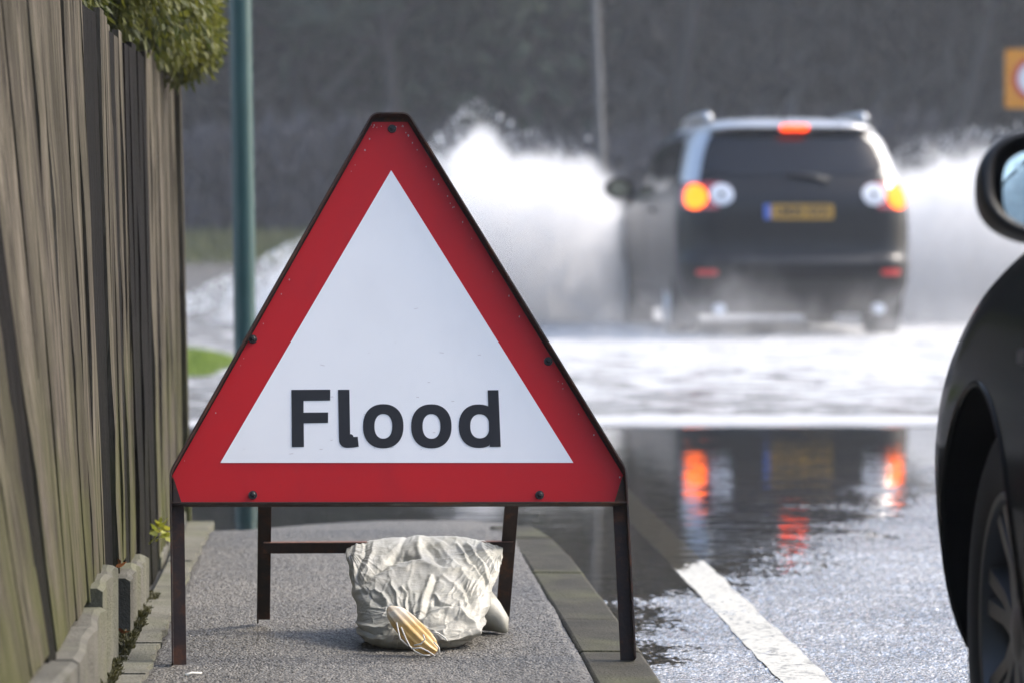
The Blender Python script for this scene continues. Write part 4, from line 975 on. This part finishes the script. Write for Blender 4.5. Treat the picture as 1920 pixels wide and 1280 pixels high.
for sg in (-1, 1):
    disc = lambda p, z, rp, rz: [(sg*(p+rp*math.cos(a)), z+rz*math.sin(a)) for a in np.linspace(0, 6.283, 17)[:-1]]
    B.patch('light_surround', 'rear', rquad(sg*.72-.235, sg*.72+.235, .985, 1.19, .6, 6), .004, M['lens_red'], suv)
    B.patch('tail_light', 'rear', disc(.785, 1.08, .105, .092), .010, M['lens_lit'], suv, rings=4)
    B.patch('reversing_lamp', 'rear', disc(.575, 1.095, .090, .080), .012, M['chrome'], suv, rings=4)
    B.patch('lamp_centre', 'rear', disc(.575, 1.095, .022, .02), .015, M['trim'], suv, rings=3)
    B.patch('bumper_reflector', 'rear', rquad(sg*.70-.085, sg*.70+.085, .495, .54, .5, 4), .006, M['reflector'], suv, rings=3)
    MB().tube([(sg*.60, .14, .245), (sg*.60, .01, .245)], [.04, .042], 20).build('exhaust_tip', M['chrome'], suv, smooth=True, angle=40)
    # roof rail on two feet
    MB().tube([(sg*.60, .62, 1.655), (sg*.60, .68, 1.695), (sg*.60, .85, 1.705), (sg*.60, 1.6, 1.700), (sg*.585, 2.0, 1.675), (sg*.58, 2.15, 1.62)], [.030, .032, .028, .026, .026, .024], 12).build('roof_rail', M['alloy'], suv, smooth=True)
    # side glass, door mirror, sill trim
    B.patch('rear_side_window', 'side', [(.62, 1.24), (1.15, 1.13), (1.92, 1.12), (1.92, 1.50), (1.2, 1.52), (.82, 1.48)], .004, M['glass'], suv, sg)
    B.patch('front_side_window', 'side', [(1.98, 1.12), (2.98, 1.11), (2.62, 1.48), (1.98, 1.50)], .004, M['glass'], suv, sg)
    B.patch('sill_trim', 'side', [(1.32, .24), (3.1, .24), (3.1, .40), (1.32, .40)], .008, M['trim'], suv, sg)
    B.patch('door_seam', 'side', [(1.945, .42), (1.955, .42), (1.955, 1.10), (1.945, 1.10)], .0025, M['trim'], suv, sg, rings=2)
    h_ = B.side(1.50, .98, sg); MB().tube([h_+[sg*.012, -.10, 0], h_+[sg*.035, -.07, .004], h_+[sg*.035, .07, .004], h_+[sg*.012, .10, 0]], .014, 8).build('door_handle', M['paint_suv'], suv, smooth=True)
    mi = empty('door_mirror', (sg*1.01, 2.93, 1.16)); mi.parent = suv
    ths, phs = np.meshgrid(np.linspace(0, 2*math.pi, 32, endpoint=False), np.linspace(0, math.pi/2, 12), indexing='ij')
    Pm = np.stack([.125*np.cos(ths)*np.sin(phs)**.7, .10*np.cos(phs), .090*np.sin(ths)*np.sin(phs)**.7], -1); grid_obj('housing', Pm.transpose(1, 0, 2), M['trim'], mi, wrap=True)
    MB().prism([(.080*math.cos(a), .060*math.sin(a)) for a in np.linspace(0, 6.283, 25)[:-1]], .004, .012, lambda u, v, d: (u, d, v)).build('mirror_glass', M['mirror'], mi)
    MB().tube([(-sg*.09, .03, -.06), (-sg*.20, .05, -.09)], [.03, .035], 10).build('arm', M['trim'], mi, smooth=True)
B.patch('brake_light', 'rear', rquad(-.105, .105, 1.583, 1.617, .4, 5), .008, M['brake_lit'], suv, rings=3)
B.patch('bumper_step', 'rear', rquad(-.52, .55, .575, .622, .3, 6), .006, M['trim'], suv)
B.patch('skid_plate', 'rear', rquad(-.52, .52, .26, .46, .25, 6, 0, -.15), .007, M['trim'], suv)
pl = B.patch('number_plate', 'rear', rquad(-.215, .26, .912, 1.022, .12, 5), .012, M['plate'], suv, rings=4)
B.patch('plate_band', 'rear', rquad(-.262, -.2155, .912, 1.022, .12, 5), .012, M['plate_blue'], suv, rings=3)
fc = bpy.data.curves.new('plate_text', 'FONT'); fc.body = 'LM08 XKR'; fc.size = .098; fc.align_x = 'CENTER'; fc.align_y = 'CENTER'; fc.extrude = .0008; fc.offset = .0016
to = bpy.data.objects.new('plate_text', fc); COL.objects.link(to); bpy.context.view_layer.update()
tm_ = bpy.data.meshes.new_from_object(to.evaluated_get(bpy.context.evaluated_depsgraph_get())); bpy.data.objects.remove(to)
tm_.materials.clear(); tm_.materials.append(M['trim']); tx = bpy.data.objects.new('plate_text', tm_); COL.objects.link(tx); tx.parent = suv
yp = float(B.rear(0, .967)[1]); tx.location = (.022, yp-.0145, .967); tx.rotation_euler = (R(90), 0, 0); tx.scale = (.92, 1, 1)
q0 = B.rear(.25, 1.235); q1 = B.rear(-.02, 1.25)
MB().tube([B.rear(.24, 1.20)+[0, -.012, 0], B.rear(.10, 1.235)+[0, -.022, 0], B.rear(-.08, 1.25)+[0, -.022, 0], B.rear(-.02, 1.25)+[0, -.022, 0]][:3], [.022, .017, .012], 8).build('wiper', M['trim'], suv, smooth=True)
MB().tube([(-.03, .62, 1.665), (-.03, .60, 1.70), (-.03, .52, 1.80)], [.018, .009, .005], 8).build('aerial', M['trim'], suv, smooth=True)
B.patch('windscreen', 'front', rquad(-.68, .68, 1.09, 1.53, .3, 6, 0, .1), .004, M['glass'], suv)
for sg in (-1, 1): B.patch('headlight', 'front', rquad(sg*.62-.16, sg*.62+.16, .72, .86, .5, 5), .008, M['chrome'], suv, rings=4)

# ------------------------------------------------------------------ the near car at the right edge
car = empty('parked_car', (1.79, 1.62, .012))
tag(car, 'charcoal car at the right edge seen along its near side with wheel and door mirror', 'car')
T2 = [(.17, .16, 4.02, .80), (.24, .08, 4.12, .835), (.32, .03, 4.17, .862), (.44, .0, 4.20, .880), (.54, .0, 4.21, .884), (.62, .01, 4.18, .882), (.68, .02, 4.11, .880), (.74, .03, 4.00, .876), (.80, .04, 3.84, .872),
      (.85, .05, 3.65, .866), (.89, .06, 3.46, .858), (.92, .08, 3.30, .850), (.96, .10, 3.16, .838), (1.02, .13, 3.02, .815), (1.15, .22, 2.76, .755), (1.30, .34, 2.46, .68), (1.38, .44, 2.26, .62), (1.42, .60, 2.05, .53), (1.44, .85, 1.85, .38), (1.448, 1.1, 1.7, .2)]
B2 = Body(T2, (.30, .35), (.70, .50), (.05, 0), .03, 2.0, 2.1)
zs2 = np.unique(np.concatenate([np.linspace(.17, 1.02, 100), np.linspace(1.02, 1.448, 40)]))
body2 = B2.mesh('body', [M['paint_car'], M['arch']], car, zs2)
WY_, WZ2 = 3.39, .315
cut_arches(body2, [(-1.1, -.58, WY_, WZ2+.012, .352), (.58, 1.1, WY_, WZ2+.012, .352), (-1.1, -.58, .80, WZ2+.012, .352), (.58, 1.1, .80, WZ2+.012, .352)])
for x, y, sg in ((-.832, WY_, -1), (.832, WY_, 1), (-.832, .80, -1), (.832, .80, 1)): wheel(car, x, y, WZ2, .315, .208, .205, sg, 7, 'alloy_dull')
for sg in (-1, 1):
    mb = MB(); rows_ = []
    for k in range(41):                                   # rolled wheel-arch lip
        a = R(-12+204*k/40); y = WY_+.354*math.cos(a); z = WZ2+.012+.354*math.sin(a)
        if z < .19: continue
        rows_.append(B2.side(y, z, sg)+np.array([sg*-.002, 0, 0]))
    mb.tube(rows_, .006, 8); mb.build('arch_lip', M['paint_car'], car, smooth=True)
    B2.patch('front_door', 'side', [(1.90, .30), (2.935, .30), (2.955, .60), (2.945, .90), (1.90, .92)], .003, M['paint_car'], car, sg)
    B2.patch('door_gap', 'side', [(2.962, .28), (2.974, .28), (2.984, .60), (2.976, .90), (2.964, .90), (2.972, .60)], .0012, M['arch'], car, sg, rings=2)
    B2.patch('side_repeater', 'side', rquad(3.01, 3.07, .725, .745, .5, 4), .004, M['trim'], car, sg, rings=3)
    B2.patch('front_side_window', 'side', [(1.55, .99), (2.90, .985), (2.42, 1.28), (1.55, 1.32)], .004, M['glass'], car, sg)
    B2.patch('rear_side_window', 'side', [(.75, 1.02), (1.47, .99), (1.47, 1.32), (.95, 1.28)], .004, M['glass'], car, sg)
    B2.patch('headlight', 'front', rquad(sg*.62-.20, sg*.62+.20, .60, .72, .5, 5), .006, M['chrome'], car, rings=5)
    B2.patch('tail_light', 'rear', rquad(sg*.72-.13, sg*.72+.13, .72, .90, .4, 5), .006, M['lens_red'], car, rings=4)
    mi = empty('door_mirror', (sg*.905, 2.62, .963)); mi.parent = car; mi.rotation_euler = (R(-13), R(-4*sg), R(-5*sg))
    ths, phs = np.meshgrid(np.linspace(0, 2*math.pi, 56, endpoint=False), np.linspace(0, math.pi/2, 22), indexing='ij')
    cx1 = np.sign(np.cos(ths))*np.abs(np.cos(ths))**.78; sx1 = np.sign(np.sin(ths))*np.abs(np.sin(ths))**.78
    Pm = np.stack([.108*cx1*np.sin(phs)**.62, .115*np.cos(phs), .071*sx1*np.sin(phs)**.62], -1); Pi = Pm[:, -1:]*[.86, 1, .84]; Pj = Pi+[0, .022, 0]
    Pj2 = Pj*[.3, 1, .3]
    grid_obj('housing', np.concatenate([Pm, Pm[:, -1:]*[.97, 1, .965]+[0, -.008, 0], Pi+[0, -.003, 0], Pj, Pj2], 1).transpose(1, 0, 2), M['trim'], mi, wrap=True)
    gm = MB().prism([(.090*math.copysign(abs(math.cos(a))**.62, math.cos(a)), .054*math.copysign(abs(math.sin(a))**.62, math.sin(a))) for a in np.linspace(0, 6.283, 49)[:-1]], .004, .010, lambda u, v, d: (u+(.012*-sg), d, v-.008)).build('mirror_glass', M['mirror'], mi)
    MB().tube([(-sg*.07, .05, -.045), (-sg*.13, .07, -.062), (-sg*.17, .09, -.07)], [.022, .022, .028], 12).build('arm', M['trim'], mi, smooth=True)
B2.patch('windscreen', 'front', rquad(-.66, .66, .985, 1.34, .3, 6, 0, .12), .004, M['glass'], car)
B2.patch('rear_window', 'rear', rquad(-.60, .60, 1.04, 1.32, .3, 6, 0, .12), .004, M['glass'], car)

# ================================================================== SPRAY
def spray(name, box, mat, label):
    o = MB().box(box[0], box[1]).build(name, mat); tag(o, label, kind='stuff'); return o
ml = spray_mat('spray_left', [-2.6, -1.3, -.85, -.45, -.1, .79, 1.16, 1.5, 1.99, 2.36, 2.7], [.0, .0, .22, .62, .92, 1.36, 1.68, 1.42, 1.46, 1.18, .5], -2.6, 2.7, 2.8, .45, 2.2, .7)
spray('spray_plume', ((-2.6, 28.9, .0), (2.35, 31.4, 2.2)), ml, 'tall white plume of spray thrown up on the left of the black car')
mr = spray_mat('spray_right', [4.2, 4.6, 5.1, 5.8, 6.4, 7.2, 8.6], [.9, 1.25, 1.44, 1.50, 1.42, 1.0, .0], 4.2, 8.6, 2.8, .45, 2.2, .7)
spray('spray_plume', ((4.20, 28.9, .0), (8.6, 31.4, 2.2)), mr, 'white sheet of spray thrown up on the right of the black car')
mv = spray_mat('spray_veil', [1.2, 1.8, 2.3, 2.8, 3.4, 4.0, 4.5, 5.2], [.0, .40, .60, .62, .48, .46, .58, .0], 1.2, 5.2, .26, .5, 2.2, .7, 2.0, 1.3)
spray('spray_veil', ((1.2, 24.3, .0), (5.2, 25.62, 1.5)), mv, 'thin grey veil of spray behind the lower half of the black car')
# loose drops round the plumes
n = 12000; sd_ = rng.random(n); X_ = np.where(sd_ < .72, rng.normal(.2, 1.1, n), rng.normal(5.6, 1.0, n)); Y_ = rng.uniform(28.6, 31.4, n)
Z_ = np.interp(X_, [-2.6, -1.6, -.6, .2, .75, 1.08, 1.42, 2.05, 2.7, 4.2, 5, 5.6, 6.2, 8.2], [.0, .1, .55, .95, 1.4, 1.7, 1.45, 1.45, .8, 1.1, 1.45, 1.5, 1.45, .2])*rng.uniform(.25, 1.12, n)
ok = (X_ < 2.15) | (X_ > 4.45); X_, Y_, Z_ = X_[ok], Y_[ok], Z_[ok]; n = len(X_)
r_ = rng.gamma(2.0, .0019, n)+.0015; oc = np.array([(1, 0, 0), (-1, 0, 0), (0, 1, 0), (0, -1, 0), (0, 0, 1.3), (0, 0, -1.3)]); of = [(0, 2, 4), (2, 1, 4), (1, 3, 4), (3, 0, 4), (2, 0, 5), (1, 2, 5), (3, 1, 5), (0, 3, 5)]
V_ = (np.stack([X_, Y_, Z_], -1)[:, None]+oc[None]*r_[:, None, None]).reshape(-1, 3); F_ = (np.arange(n)[:, None, None]*6+np.array(of)[None]).reshape(-1, 3)
me = bpy.data.meshes.new('spray_drops'); me.from_pydata(V_.tolist(), [], F_.tolist()); me.polygons.foreach_set('use_smooth', [True]*len(me.polygons))
M['drop'] = plain('white_water', (.85, .87, .88), .2); me.materials.append(M['drop'])
o = bpy.data.objects.new('spray_drops', me); COL.objects.link(o); tag(o, 'loose drops flying round the white spray', kind='stuff')

# ================================================================== AIR
def m_haze():
    m, t, b = newmat('haze'); t.nodes.remove(b)
    v = N(t, 'ShaderNodeVolumePrincipled', {'Color': (.86, .90, .96, 1), 'Density': HAZE, 'Anisotropy': .2}); t.links.new(v.outputs[0], t.nodes['Material Output'].inputs['Volume']); return m
HAZE = .0009
tag(MB().box((-225, -125, -1.2), (225, 305, 64)).build('haze', m_haze()), 'thin damp air greying the far wood', kind='stuff')
